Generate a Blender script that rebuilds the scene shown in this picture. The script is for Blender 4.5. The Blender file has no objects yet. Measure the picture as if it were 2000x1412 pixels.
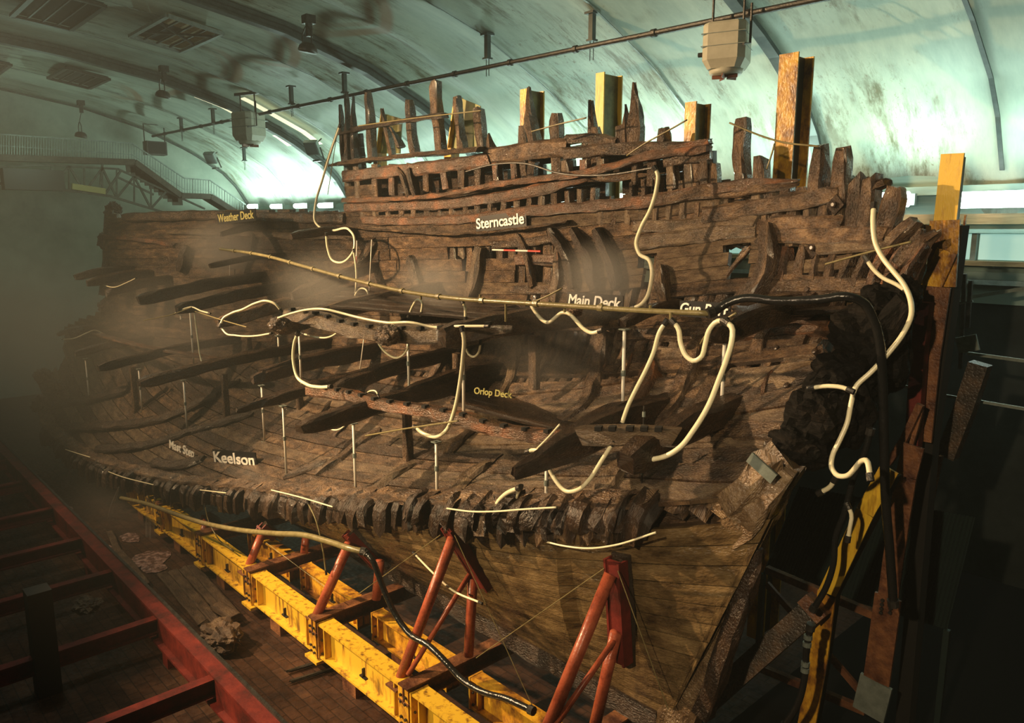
import bpy, math, random
import numpy as np
from mathutils import Vector, Matrix, noise
random.seed(7)
SC=bpy.context.scene; COL=SC.collection
# ---------------------------------------------------------------- camera
F=1500.; TH=math.atan(261/1500.); AL=math.atan(1414*math.cos(TH)/1500.); CH=9.2
FH=np.array([-math.cos(AL),math.sin(AL),0]); RT=np.array([FH[1],-FH[0],0])
FW=FH*math.cos(TH)+np.array([0,0,-math.sin(TH)]); UP=np.cross(RT,FW); CP=np.array([0,0,CH])
cd=bpy.data.cameras.new('camera'); cam=bpy.data.objects.new('camera',cd); COL.objects.link(cam)
cd.sensor_width=36; cd.lens=27; cd.clip_start=.1; cd.clip_end=300
m=Matrix(((RT[0],UP[0],-FW[0],CP[0]),(RT[1],UP[1],-FW[1],CP[1]),(RT[2],UP[2],-FW[2],CP[2]),(0,0,0,1)))
cam.matrix_world=m; SC.camera=cam
# ---------------------------------------------------------------- world, view, lights
w=bpy.data.worlds.new('world'); SC.world=w; w.use_nodes=True
w.node_tree.nodes['Background'].inputs[0].default_value=(.05,.07,.06,1); w.node_tree.nodes['Background'].inputs[1].default_value=.03
vsn=w.node_tree.nodes.new('ShaderNodeVolumeScatter'); vsn.inputs['Color'].default_value=(.9,1,.93,1); vsn.inputs['Density'].default_value=.002; vsn.inputs['Anisotropy'].default_value=.3
w.node_tree.links.new(vsn.outputs[0],w.node_tree.nodes['World Output'].inputs['Volume'])
vs=SC.view_settings; vs.view_transform='Standard'; vs.look='None'; vs.exposure=0.12; vs.gamma=1; vs.use_curve_mapping=False
SC.cycles.use_denoising=True; SC.cycles.max_bounces=5; SC.cycles.diffuse_bounces=3; SC.cycles.volume_bounces=0
SC.cycles.sample_clamp_indirect=4
def light(name,typ,loc,power,color,to=None,size=.3,spot=60,blend=.6,sy=None):
    l=bpy.data.lights.new(name,typ); l.energy=power; l.color=color
    if typ=='SPOT': l.spot_size=math.radians(spot); l.spot_blend=blend; l.shadow_soft_size=size
    elif typ=='AREA':
        l.size=size
        if sy: l.shape='RECTANGLE'; l.size_y=sy
    else: l.shadow_soft_size=size
    o=bpy.data.objects.new(name,l); COL.objects.link(o); o.location=loc
    if to is not None: o.rotation_euler=(Vector(to)-Vector(loc)).to_track_quat('-Z','Y').to_euler()
    return o
WARM=(1,.66,.34); TEAL=(.70,1,.86)
light('hull_floodlight','SPOT',(-25,-3.5,14.8),30000,WARM,(-12,11.5,6.6),.2,62,.6)
light('camera_side_floodlight','SPOT',(-15.5,-6,13.2),1200,(1,.8,.56),(-9,12,8),.06,60,.6)
light('bow_floodlight','SPOT',(-33,-3,14.5),9500,WARM,(-24,11,6),.25,60,.7)
light('stern_floodlight','SPOT',(-7,-6,14),1900,(1,.74,.48),(-7.5,12,8.6),.2,42,.7)
light('stern_frame_floodlight','SPOT',(-1.2,-3.5,11.5),4200,(1,.76,.45),(-4.6,12,5.6),.15,46,.6)
light('cradle_floodlight','SPOT',(-14,-5,10),7000,(1,.74,.40),(-12.5,8.2,2.0),.15,46,.7)
for x,e in ((-47,170),(-44,190),(-41,200),(-37.5,200),(-34,190),(-29,170),(-24,170),(-19.5,170),(-15.5,170),(-11.5,150),(-8,115),(-5,70)):
    light('fluorescent_light','AREA',(x,20.9,10.35),e,TEAL,(x,20.2,14),1.6,sy=.3)
light('stern_bay_light','POINT',(-2,19.5,9.2),60,TEAL,size=.5)
light('gallery_light','POINT',(-42,9,12.5),90,(.62,1,.8),size=.6)
light('roof_wash','POINT',(-19,3,12.5),420,(.9,1,.84),size=.6)
# ---------------------------------------------------------------- projection and the shape of the hull
def ray(x,y): return RT*(x-1000)/F+UP*(706-y)/F+FW
def at(x,y,X=None,Y=None,Z=None):
    d=ray(x,y); t=(X-CP[0])/d[0] if X is not None else d[1] and (Y-CP[1])/d[1] if Y is not None else (Z-CP[2])/d[2]
    return CP+d*t
def pr(P):
    v=np.asarray(P,float)-CP; w=v@FW; return 1000+F*(v@RT)/w,706-F*(v@UP)/w
TK=np.array([0,.137,.275,.405,.54,.74,1.])
ST=[(-36,[(6.1,2.5),(6.5,3.2),(6.9,4.0),(7.2,5.3),(7.6,6.8),(7.9,9.5),(8.0,12.3)]),
(-33,[(6.4,1.75),(7.1,2.7),(7.8,3.7),(8.5,5.0),(9.0,6.8),(9.4,9.6),(9.5,12.5)]),
(-30,[(6.7,1.3),(7.8,2.35),(9.0,3.4),(10,4.8),(10.8,6.8),(11,9.7),(11,12.5)]),
(-24,[(7.3,1.6),(8.9,2.7),(10.6,3.8),(11.8,5.1),(12.4,6.9),(12.5,9.7),(12.3,12.6)]),
(-18,[(8.0,2.55),(9.6,3.45),(11.2,4.4),(12.4,5.5),(13,7.2),(13,9.8),(12.8,12.8)]),
(-12,[(8.4,3.8),(9.8,4.4),(11.2,5.1),(12.4,6.1),(13,7.6),(13,10.0),(12.7,13.1)]),
(-8,[(8.7,4.7),(9.7,5.25),(10.9,5.95),(12.0,6.8),(12.8,8.1),(12.9,10.3),(12.6,13.4)]),
(-5,[(9.2,5.6),(9.8,6.1),(10.6,6.7),(11.4,7.5),(12.1,8.5),(12.4,10.6),(12.2,13.6)]),
(-3.2,[(9.3,6.4),(9.8,6.8),(10.3,7.2),(10.9,7.8),(11.5,8.9),(12,10.9),(12,13.9)])]
SX=np.array([s[0] for s in ST],float); SP=np.array([s[1] for s in ST],float)   # station,knot,(Y,z)
def herm(xs,V,x):
    x=np.asarray(x,float); i=np.clip(np.searchsorted(xs,x,side='right')-1,0,len(xs)-2)
    d=np.gradient(V,xs,axis=0); h=xs[i+1]-xs[i]; s=(x-xs[i])/h
    e=lambda a:a.reshape(a.shape+(1,)*(V.ndim-1))
    s_,h_=e(s),e(h); s2=s_*s_; s3=s2*s_
    return (2*s3-3*s2+1)*V[i]+(s3-2*s2+s_)*h_*d[i]+(-2*s3+3*s2)*V[i+1]+(s3-s2)*h_*d[i+1]
def S(X,t):
    q=herm(SX,SP,np.atleast_1d(float(X)))[0]; r=herm(TK,q,np.atleast_1d(float(t)))[0]
    return np.array([X,r[0],r[1]])
GX=np.linspace(-36,-3.2,330); GT=np.linspace(0,1,170)
_q=herm(SX,SP,GX); G=np.zeros((len(GX),len(GT),3))
for i in range(len(GX)):
    r=herm(TK,_q[i],GT); G[i,:,0]=GX[i]; G[i,:,1:]=r
GN=np.cross(np.gradient(G,axis=0),np.gradient(G,axis=1)); GN/=np.linalg.norm(GN,axis=2,keepdims=True)
GN*=np.where(GN[:,:,1:2]>0,-1,1)
GPX,GPY=pr(G.reshape(-1,3)); GPX=GPX.reshape(G.shape[:2]); GPY=GPY.reshape(G.shape[:2])
def uv(px,py):
    d=(GPX-px)**2+(GPY-py)**2; i,j=np.unravel_index(np.argmin(d),d.shape)
    i=min(max(i,1),len(GX)-2); j=min(max(j,1),len(GT)-2)
    J=np.array([[GPX[i+1,j]-GPX[i-1,j],GPX[i,j+1]-GPX[i,j-1]],[GPY[i+1,j]-GPY[i-1,j],GPY[i,j+1]-GPY[i,j-1]]])/2
    a=np.linalg.solve(J,[px-GPX[i,j],py-GPY[i,j]]); a=np.clip(a,-6,6)
    return GX[i]+a[0]*(GX[1]-GX[0]),GT[j]+a[1]*(GT[1]-GT[0])
def bil(A,X,t):
    a=np.clip((X-GX[0])/(GX[1]-GX[0]),0,len(GX)-1.001); b=np.clip((t-GT[0])/(GT[1]-GT[0]),0,len(GT)-1.001)
    i,j=int(a),int(b); a-=i;b-=j
    return (A[i,j]*(1-a)+A[i+1,j]*a)*(1-b)+(A[i,j+1]*(1-a)+A[i+1,j+1]*a)*b
def nor(X,t): n=bil(GN,X,t); return n/np.linalg.norm(n)
def hit(px,py,off=0.):
    X,t=uv(px,py); return S(min(X,-3.0),t)+nor(X,t)*off
def hull(px,py,off=0.):        # point that projects on px,py and lies off metres inside the hull face
    p=hit(px,py,off); v=p-CP; w=v@FW; return CP+ray(px,py)*w
# ---------------------------------------------------------------- objects
def obj(name,V,Fc,mat,parent=None,smooth=False,uvs=None,label=None,kind=None):
    me=bpy.data.meshes.new(name); me.from_pydata([tuple(map(float,v)) for v in V],[],Fc); 
    if uvs is not None:
        ul=me.uv_layers.new(name='UVMap')
        for lp in me.loops: ul.data[lp.index].uv=uvs[lp.vertex_index]
    if mat: me.materials.append(mat)
    if smooth: me.polygons.foreach_set('use_smooth',[True]*len(me.polygons))
    me.update(); o=bpy.data.objects.new(name,me); COL.objects.link(o)
    if parent: o.parent=parent; o.matrix_parent_inverse=parent.matrix_world.inverted()
    if label: o['label']=label
    if kind: o['kind']=kind
    return o
def empty(name,loc,label,cat,group=None):
    o=bpy.data.objects.new(name,None); COL.objects.link(o); o.location=tuple(map(float,loc)); o.matrix_world=Matrix.Translation(o.location); o.empty_display_size=.2
    o['label']=label; o['category']=cat
    if group: o['group']=group
    return o
def tag(o,label,cat,group=None):
    o['label']=label; o['category']=cat
    if group: o['group']=group
    return o
class MB:
    def __init__(s): s.V=[];s.F=[];s.U=[]
    def add(s,V,Fc,U=None):
        b=len(s.V); s.V+=[tuple(map(float,v)) for v in V]; s.F+=[tuple(i+b for i in f) for f in Fc]; s.U+=list(U) if U is not None else [(0,0)]*len(V)
    def box(s,c,sz,ax=None):
        c=np.array(c,float); ax=np.eye(3) if ax is None else np.array(ax,float); h=np.array(sz)/2.
        V=[];U=[]
        for i in (-1,1):
            for j in (-1,1):
                for k in (-1,1): V.append(c+ax[0]*h[0]*i+ax[1]*h[1]*j+ax[2]*h[2]*k); U.append((h[0]*i+h[2]*k*.3,h[1]*j+h[2]*k))
        s.add(V,[(0,1,3,2),(4,6,7,5),(0,4,5,1),(2,3,7,6),(0,2,6,4),(1,5,7,3)],U)
    def bar(s,p,q,wd,dp,up=(0,0,1)):
        p=np.array(p,float);q=np.array(q,float);d=q-p;L=np.linalg.norm(d);d/=L;u=np.array(up,float);u-=d*(u@d);n=np.linalg.norm(u)
        if n<1e-3: u=np.array([1.,0,0]);u-=d*(u@d);n=np.linalg.norm(u)
        u/=n; s.box((p+q)/2,(L,dp,wd),(d,u,np.cross(d,u)))
    def tube(s,pts,r,n=8,caps=True):
        V,Fc,U=tube_geo(pts,r,n,caps); s.add(V,Fc,U)
    def lathe(s,c,prof,n=20,axis=(0,0,1)):
        a=Vector(axis).normalized(); x=a.orthogonal().normalized(); y=a.cross(x); b=[];c=Vector(tuple(map(float,c)))
        for r,z in prof:
            for k in range(n): t=2*math.pi*k/n; b.append(c+a*z+(x*math.cos(t)+y*math.sin(t))*r)
        Fc=[(i*n+k,i*n+(k+1)%n,(i+1)*n+(k+1)%n,(i+1)*n+k) for i in range(len(prof)-1) for k in range(n)]
        Fc+=[tuple(range(n))[::-1],tuple(range((len(prof)-1)*n,len(prof)*n))]
        s.add(b,Fc)
    def build(s,name,mat,parent=None,**k): return obj(name,s.V,s.F,mat,parent,uvs=s.U,**k)
def smoothpath(P,step):
    P=np.array(P,float); n=len(P)
    d=np.r_[0,np.cumsum(np.maximum(np.linalg.norm(np.diff(P,axis=0),axis=1),1e-4))]
    k=max(2,int(d[-1]/step)+1); s=np.linspace(0,d[-1],k)
    if n==2: return P[0]+(P[1]-P[0])*(s/d[-1])[:,None]
    return herm(d,P,s)
def tube_geo(P,r,n=8,caps=True):
    P=np.array(P,float); T=np.gradient(P,axis=0); T/=np.linalg.norm(T,axis=1)[:,None]+1e-9
    u=np.array([0,0,1.]) if abs(T[0][2])<.9 else np.array([1.,0,0]); V=[];U=[];L=0
    R=np.atleast_1d(r)*np.ones(len(P))
    for i in range(len(P)):
        u=u-T[i]*(u@T[i]); u/=np.linalg.norm(u)+1e-9; v=np.cross(T[i],u)
        if i: L+=np.linalg.norm(P[i]-P[i-1])
        for k in range(n):
            a=2*math.pi*k/n; V.append(P[i]+(u*math.cos(a)+v*math.sin(a))*R[i]); U.append((L,k/n*.3))
    Fc=[(i*n+k,i*n+(k+1)%n,(i+1)*n+(k+1)%n,(i+1)*n+k) for i in range(len(P)-1) for k in range(n)]
    if caps: Fc+=[tuple(range(n))[::-1],tuple(range((len(P)-1)*n,len(P)*n))]
    return V,Fc,U
SECT=[(-1,-.7),(-.7,-1),(.7,-1),(1,-.7),(1,.7),(.7,1),(-.7,1),(-1,.7)]
def timber_geo(P,wd,dp,nrm,rough=.02,e0='flat',e1='flat',step=.22,tw=(1,1)):
    """a squared log swept along P: wd across, dp along nrm, worn faces, broken or pointed ends"""
    P0=np.array(P,float); P=smoothpath(P0,step); n=len(P)
    N=np.array(nrm,float)
    if N.ndim==1: N=np.tile(N,(n,1))
    else:
        s0=np.linspace(0,1,len(N)); s1=np.linspace(0,1,n); N=np.stack([np.interp(s1,s0,N[:,k]) for k in range(3)],1)
    T=np.gradient(P,axis=0); T/=np.linalg.norm(T,axis=1)[:,None]+1e-9
    V=[];U=[];L=0; sd=random.random()*99
    for i in range(n):
        nn=N[i]-T[i]*(N[i]@T[i]); nn/=np.linalg.norm(nn)+1e-9; b=np.cross(T[i],nn); f=i/(n-1)
        sc=tw[0]*(1-f)+tw[1]*f; sn=sc
        for e,q in ((e0,i),(e1,n-1-i)):
            if e=='point': k=min(1,(q+.35)/min(7.,n*.6)); sc*=.12+.88*k; sn*=.3+.7*k
            elif e=='worn': k=(.7,.93,1)[min(q,2)]; sc*=k; sn*=k
        if i: L+=np.linalg.norm(P[i]-P[i-1])
        for j,(a,c) in enumerate(SECT):
            h=noise.noise_vector(Vector((L*1.9+sd,j*1.7,sd)))*rough
            p=P[i]+b*a*wd/2*sc+nn*c*dp/2*sn+np.array(h)*(1.6)
            if e0=='jag' and i==0: p=p-T[i]*random.uniform(-.06,.14)
            if e1=='jag' and i==n-1: p=p+T[i]*random.uniform(-.06,.14)
            V.append(p); U.append((L+sd,(j/8.)*2*(wd+dp)+sd))
    Fc=[(i*8+k,i*8+(k+1)%8,(i+1)*8+(k+1)%8,(i+1)*8+k) for i in range(n-1) for k in range(8)]
    Fc+=[tuple(range(8))[::-1],tuple(range((n-1)*8,n*8))]
    return V,Fc,U
# ---------------------------------------------------------------- materials
def mat(name,base,rough=.6,metal=0,spec=.5,noise_c=None,scale=3,bump=0,bscale=30,stretch=None,coord='Object',rand=0,detail=6,rlo=None,em=None,es=0,sharp=(.35,.65)):
    M=bpy.data.materials.new(name); M.use_nodes=True; nt=M.node_tree; b=nt.nodes['Principled BSDF']; L=nt.links.new
    b.inputs['Base Color'].default_value=(*base,1); b.inputs['Roughness'].default_value=rough; b.inputs['Metallic'].default_value=metal
    b.inputs['Specular IOR Level'].default_value=spec
    tc=nt.nodes.new('ShaderNodeTexCoord'); mp=nt.nodes.new('ShaderNodeMapping'); L(tc.outputs[coord],mp.inputs[0])
    if stretch: mp.inputs['Scale'].default_value=stretch
    if noise_c:
        n=nt.nodes.new('ShaderNodeTexNoise'); n.inputs['Scale'].default_value=scale; n.inputs['Detail'].default_value=detail; n.inputs['Roughness'].default_value=.65
        L(mp.outputs[0],n.inputs[0]); r=nt.nodes.new('ShaderNodeValToRGB'); e=r.color_ramp.elements
        cs=[base]+list(noise_c); 
        e[0].position=sharp[0]; e[1].position=sharp[1]; e[0].color=(*cs[0],1); e[1].color=(*cs[-1],1)
        for i in range(1,len(cs)-1): q=e.new(sharp[0]+(sharp[1]-sharp[0])*i/(len(cs)-1)); q.color=(*cs[i],1)
        L(n.outputs[0],r.inputs[0]); out=r.outputs[0]
        if rand:
            oi=nt.nodes.new('ShaderNodeObjectInfo'); hs=nt.nodes.new('ShaderNodeHueSaturation'); mr=nt.nodes.new('ShaderNodeMapRange')
            mr.inputs[3].default_value=1-rand; mr.inputs[4].default_value=1+rand; L(oi.outputs['Random'],mr.inputs[0]); L(mr.outputs[0],hs.inputs['Value'])
            L(out,hs.inputs['Color']); out=hs.outputs[0]
        L(out,b.inputs['Base Color'])
    if bump or rlo is not None:
        n2=nt.nodes.new('ShaderNodeTexNoise'); n2.inputs['Scale'].default_value=bscale; n2.inputs['Detail'].default_value=4; L(mp.outputs[0],n2.inputs[0])
        if bump:
            bp=nt.nodes.new('ShaderNodeBump'); bp.inputs['Strength'].default_value=bump; bp.inputs['Distance'].default_value=.05; L(n2.outputs[0],bp.inputs['Height']); L(bp.outputs[0],b.inputs['Normal'])
        if rlo is not None:
            mr=nt.nodes.new('ShaderNodeMapRange'); mr.inputs[1].default_value=.35; mr.inputs[2].default_value=.65; mr.inputs[3].default_value=rlo; mr.inputs[4].default_value=rough; L(n2.outputs[0],mr.inputs[0]); L(mr.outputs[0],b.inputs['Roughness'])
    if em: b.inputs['Emission Color'].default_value=(*em,1); b.inputs['Emission Strength'].default_value=es
    return M
OAK=mat('wet_oak',(.022,.013,.008),.55,0,.6,[(.085,.050,.028),(.20,.125,.068)],2.2,1,22,(1,2.6,1),'UV',.38,7,.07)
def wet(M,c=.55,r=.09):
    b=M.node_tree.nodes['Principled BSDF']; b.inputs['Coat Weight'].default_value=c; b.inputs['Coat Roughness'].default_value=r
    for l in b.inputs['Normal'].links: M.node_tree.links.new(l.from_socket,b.inputs['Coat Normal'])
    return M
PALE=mat('scrubbed_oak',(.05,.032,.018),.5,0,.6,[(.12,.08,.048),(.21,.15,.09)],2.5,.8,24,(1,3.5,1),'UV',.2,7,.08)
DARK=mat('soaked_and_shaded_oak',(.014,.009,.006),.5,0,.5,[(.035,.02,.012),(.07,.04,.022)],2.2,.9,20,(1,3,1),'UV',.25,7,.2)
WETP=mat('wet_bottom_planking',(.03,.018,.009),.35,0,.7,[(.12,.078,.035),(.22,.15,.07)],1.5,.45,14,(.9,1.8,1),'UV',.1,9,.08)
PALEW=mat('wet_pale_oak',(.09,.055,.028),.35,0,.7,[(.17,.11,.06),(.26,.18,.1)],3,.9,22,(1,2,1),'UV',.1,8,.1)
IRONR=mat('scabby_steel',(.02,.016,.012),.5,0,.4,[(.05,.035,.025),(.12,.07,.04)],2.5,.4,25,rlo=.25)
VOID=mat('void_black_oak',(.002,.0015,.001),.85,0,.15,[(.003,.0022,.0018),(.009,.006,.004)],2.5,.5,12,(1,2,1),'UV',.2,5,.7)
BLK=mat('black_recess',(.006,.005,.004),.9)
RUSTW=mat('iron_stained_oak',(.05,.025,.012),.5,0,.5,[(.10,.052,.028),(.24,.09,.032)],1.7,.8,24,(1,2,1),'UV',.2,7,.2)
YEL=mat('yellow_steel',(.20,.10,.015),.45,0,.5,[(.55,.31,.025),(.74,.47,.035)],2.2,.15,30,(3.2,3.2,.45),'Object',.08,9,.3,sharp=(.36,.5))
YELR=mat('rusting_yellow_steel',(.16,.06,.015),.5,0,.5,[(.5,.24,.02),(.74,.42,.03)],2.6,.25,22,(1,1,.6),'Object',.1,8,.3,sharp=(.38,.58))
OLIVE=mat('olive_web_steel',(.10,.09,.03),.5,0,.5,[(.22,.22,.07),(.3,.3,.1)],2,.1,22)
RED=mat('red_oxide_steel',(.20,.04,.02),.4,0,.5,[(.38,.085,.04),(.45,.12,.06)],3,.1,30,rlo=.25)
ROTS=0
RUST=mat('rust_brown_steel',(.06,.02,.012),.6,0,.4,[(.15,.06,.028),(.26,.11,.045)],3,.3,25,rlo=.3)
CRIM=mat('crimson_steel',(.05,.008,.006),.6,0,.3,[(.11,.012,.009),(.17,.02,.013)],2,.1,20)
IRON=mat('dark_iron',(.02,.018,.016),.4,.3,.5,[(.05,.045,.04)],6,.2,30)
GREY=mat('grey_galvanised',(.16,.19,.17),.45,.3,.5,[(.25,.29,.26)],5,.1,30)
RIBM=mat('roof_rib_steel',(.03,.038,.035),.5,.2,.4,[(.06,.075,.068)],3)
TRUSS=mat('dull_truss_steel',(.05,.05,.04),.6,.1,.3,[(.10,.10,.08)],3)
WHT=mat('white_prop_paint',(.8,.77,.68),.35,0,.5)
HOSE=mat('cream_hose',(.78,.72,.48),.3,0,.5,[(.86,.8,.58)],9,0)
PIPE=mat('khaki_pipe',(.16,.13,.055),.3,0,.5,[(.25,.21,.10)],8,.1,30)
BHOSE=mat('black_wet_hose',(.012,.012,.012),.22,0,.7,bump=.3,bscale=14)
LET=mat('white_letter',(.95,.93,.86),.4); LETY=mat('yellow_letter',(.8,.7,.25),.4); BOARD=mat('black_signboard',(.012,.012,.014),.35)
CREAM=mat('cream_casing',(.42,.40,.31),.5,0,.4,[(.5,.48,.38)],4)
for M_ in (OAK,PALE,RUSTW,PALEW): wet(M_)
wet(DARK,.3); wet(WETP,.7,.06)
# ---------------------------------------------------------------- the hall: roof vault, walls, floor
RY=[-14,-12,-8,-3,1,5,9,12.7,15.8,18.6,20.6,21.6,22.1,22.2];RZ=[10.3,12.4,14.6,16.0,16.6,16.7,16.35,15.8,14.95,13.75,12.5,11.4,10.4,9.5]
def roofz(Y): return float(np.interp(Y,RY,RZ))
def roofhit(x,y,dz=0):
    d=ray(x,y)
    for t in np.arange(3,120,.04):
        p=CP+d*t
        if p[2]>roofz(p[1])-dz: return p
    return p
def roofmat():
    M=mat('mildewed_roof_skin',(.50,.55,.45),.55,0,.4); nt=M.node_tree; b=nt.nodes['Principled BSDF']; L=nt.links.new; N=nt.nodes.new
    tc=N('ShaderNodeTexCoord')
    def noi(sc,scale,det,a,bb,inv=False):
        mp=N('ShaderNodeMapping'); mp.inputs['Scale'].default_value=scale; L(tc.outputs['Object'],mp.inputs[0])
        n=N('ShaderNodeTexNoise'); n.inputs['Scale'].default_value=sc; n.inputs['Detail'].default_value=det; n.inputs['Roughness'].default_value=.75; L(mp.outputs[0],n.inputs[0])
        r=N('ShaderNodeMapRange'); r.inputs[1].default_value=a; r.inputs[2].default_value=bb; r.clamp=True; L(n.outputs[0],r.inputs[0]); return r.outputs[0]
    def mul(a,c):
        q=N('ShaderNodeMath'); q.operation='MULTIPLY'; L(a,q.inputs[0])
        if isinstance(c,float): q.inputs[1].default_value=c
        else: L(c,q.inputs[1])
        return q.outputs[0]
    streak=noi(1.6,(1.6,.22,.5),10,.47,.62); patch=noi(.22,(1,.8,1),4,.44,.6); fine=noi(7,(1.2,.5,1),8,.56,.66); big=noi(.9,(1.3,.3,.4),6,.35,.7)
    def mix(c1,c2,f):
        x=N('ShaderNodeMix'); x.data_type='RGBA'; L(f,x.inputs[0])
        for i,c in ((6,c1),(7,c2)):
            if isinstance(c,tuple): x.inputs[i].default_value=(*c,1)
            else: L(c,x.inputs[i])
        return x.outputs[2]
    c=mix((.40,.46,.37),(.25,.31,.26),big)
    c=mix(c,(.10,.095,.05),mul(mul(streak,patch),1.0))
    c=mix(c,(.13,.085,.04),mul(mul(fine,patch),.9))
    # rusty water rings
    sp=N('ShaderNodeSeparateXYZ'); L(tc.outputs['Object'],sp.inputs[0])
    def op(o,a,bv):
        q=N('ShaderNodeMath'); q.operation=o
        for k,v_ in ((0,a),(1,bv)):
            if isinstance(v_,(int,float)): q.inputs[k].default_value=v_
            else: L(v_,q.inputs[k])
        return q.outputs[0]
    for (cx,cy,rr) in ((-28.4,12.1,2.6),(-32.9,12.0,2.5),(-22.3,12.1,2.5),(-38,12,2.2),(-43,12,1.8)):
        dx=op('SUBTRACT',sp.outputs[0],cx); dy=op('SUBTRACT',sp.outputs[1],cy)
        dist=op('SQRT',op('ADD',op('MULTIPLY',dx,dx),op('MULTIPLY',dy,dy)),0)
        side=N('ShaderNodeMapRange'); side.inputs[1].default_value=.25*rr; side.inputs[2].default_value=.9*rr; L(op('ADD',op('MULTIPLY',dx,.2),op('MULTIPLY',dy,.98)),side.inputs[0])
        for r,wd,st in ((rr,.20,.8),(rr*.8,.12,.55)):
            mr=N('ShaderNodeMapRange'); mr.interpolation_type='SMOOTHSTEP'; mr.inputs[1].default_value=wd*.5; mr.inputs[2].default_value=wd*1.5; mr.inputs[3].default_value=1; mr.inputs[4].default_value=0; L(op('ABSOLUTE',op('SUBTRACT',dist,r),0),mr.inputs[0])
            c=mix(c,(.27,.165,.10),mul(mul(mr.outputs[0],side.outputs[0]),st))
    L(c,b.inputs['Base Color']); return M
ROOF=roofmat()
BAYS=[-49,-45.5,-42.5,-39,-36,-33,-28.1,-24.5,-21.4,-18.4,-14.1,-10.5,-6,-2,3]
mb=MB(); ys=list(np.linspace(-14,17,40))+list(np.linspace(17.6,22.1,16))+[22.2]
ry=np.array(RY);rz=np.array(RZ)
def rn(y):
    s=(roofz(y+.3)-roofz(y-.3))/.6 if y<21.9 else -4.
    v=np.array([0,-s,1.]); return v/np.linalg.norm(v)
V=[];xs=[];
for a,b in zip(BAYS[:-1],BAYS[1:]):
    for k in range(8): xs.append((a+(b-a)*k/8,.22*math.sin(math.pi*k/8)))
xs.append((BAYS[-1],0))
for x,bl in xs:
    for y in ys: V.append(np.array([x,y,roofz(y)])+rn(y)*bl)
n=len(ys); Fc=[(i*n+j,(i+1)*n+j,(i+1)*n+j+1,i*n+j+1) for i in range(len(xs)-1) for j in range(n-1)]
obj('ceiling',V,Fc,ROOF,smooth=True,kind='structure')
def arch(X,y0,y1,w_,d_,name,mt,gap=.03):
    Y=np.linspace(y0,y1,46); P=[np.array([X,y,roofz(y)])-rn(y)*(gap+d_/2) for y in Y]
    V=[];
    for i,p in enumerate(P):
        nn=rn(Y[i])
        for a,c in ((-1,-1),(1,-1),(1,1),(-1,1)): V.append(p+np.array([a*w_/2,0,0])+nn*c*d_/2)
    Fc=[(i*4+k,i*4+(k+1)%4,(i+1)*4+(k+1)%4,(i+1)*4+k) for i in range(len(P)-1) for k in range(4)]+[(3,2,1,0),tuple(range(len(P)*4-4,len(P)*4))]
    return V,Fc
k=1
for X,w_,d_ in [(-48.6,.2,.2),(-36,.32,.34),(-24.5,.32,.34),(-10.5,.30,.34),(-6,.10,.10),(-28.1,.05,.06),(-18.4,.05,.06),(-14.1,.06,.07),(-33,.05,.06),(-42.5,.05,.06),(-2,.1,.1)]:
    mb=MB(); V,Fc=arch(X,-13,22.0,w_,d_*.35,'r',None); mb.add(V,Fc)
    if w_>.3:
        V,Fc=arch(X,-13,22.0,.06,d_,'r',None); mb.add(V,Fc); V,Fc=arch(X,-13,22.0,w_,.06,'r',None,d_); mb.add(V,Fc)
    mb.build('trim_%d'%k,RIBM if w_>.06 else GREY,kind='structure'); k+=1
WALLM=mat('green_grey_wall',(.22,.27,.22),.7,0,.3,[(.33,.38,.31)],.6,0,detail=8)
mb=MB(); yy=[-14]+ys[1:]; V=[(-49,y,0) for y in ys]+[(-49,y,roofz(y)+.3) for y in ys]; n=len(ys)
obj('wall_left',V,[(i,i+1,n+i+1,n+i) for i in range(n-1)],WALLM,kind='structure')
LOWW=mat('dark_concrete',(.015,.018,.016),.7,0,.3,[(.03,.036,.032)],1.2)
GLOOM=mat('gloom_sheet',(.006,.006,.006),.9,0,.1)
TEALW=mat('teal_cladding',(.20,.32,.28),.5,0,.4,[(.30,.42,.36)],2,0,stretch=(.3,1,6))
mb=MB(); mb.box((-23,22.4,3.9),(52,.3,7.8)); mb.build('wall_far',LOWW,kind='structure')
mb=MB(); mb.box((-23,22.2,7.7),(52,.1,.8)); mb.build('trim_30',mat('grey_teal_render',(.30,.40,.36),.7),kind='structure')
mb=MB(); mb.box((-2,16.5,.012),(9.6,12,.02)); mb.build('trim_31',GLOOM,kind='structure')  # thin black sheet over the floor, painting in the gloom beside the stern
mb=MB(); mb.box((-23,22.4,9.2),(52,.3,2.8)); mb.build('trim_20',TEALW,kind='structure')
BEAMW=mat('varnished_timber',(.16,.11,.05),.5,0,.4,[(.28,.20,.1)],3,0,stretch=(.5,4,6))
for i,(z,h,dy,mt) in enumerate([(10.15,.22,.35,TEALW),(9.42,.26,.3,BEAMW),(9.12,.1,.5,TEALW),(8.32,.12,.45,BEAMW),(7.85,.12,.4,GREY)]):
    mb=MB(); mb.box((-23,22.25-dy/2,z),(52,dy,h)); mb.build('trim_%d'%(21+i),mt,kind='structure')
LITW=mat('frosted_daylight_panel',(.6,.75,.68),.6,em=(.45,.8,.68),es=.55)
k=1
for x in np.arange(-18.8,1,1.55):
    o=obj('window_%d'%k,[(x,22.2,8.4),(x+1.38,22.2,8.4),(x+1.38,22.2,9.05),(x,22.2,9.05)],[(0,1,2,3)],LITW,kind='structure')
    mb=MB(); mb.box((x+1.46,22.15,8.72),(.12,.2,.68)); mb.build('window_frame',GREY,o,kind='structure'); k+=1
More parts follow.
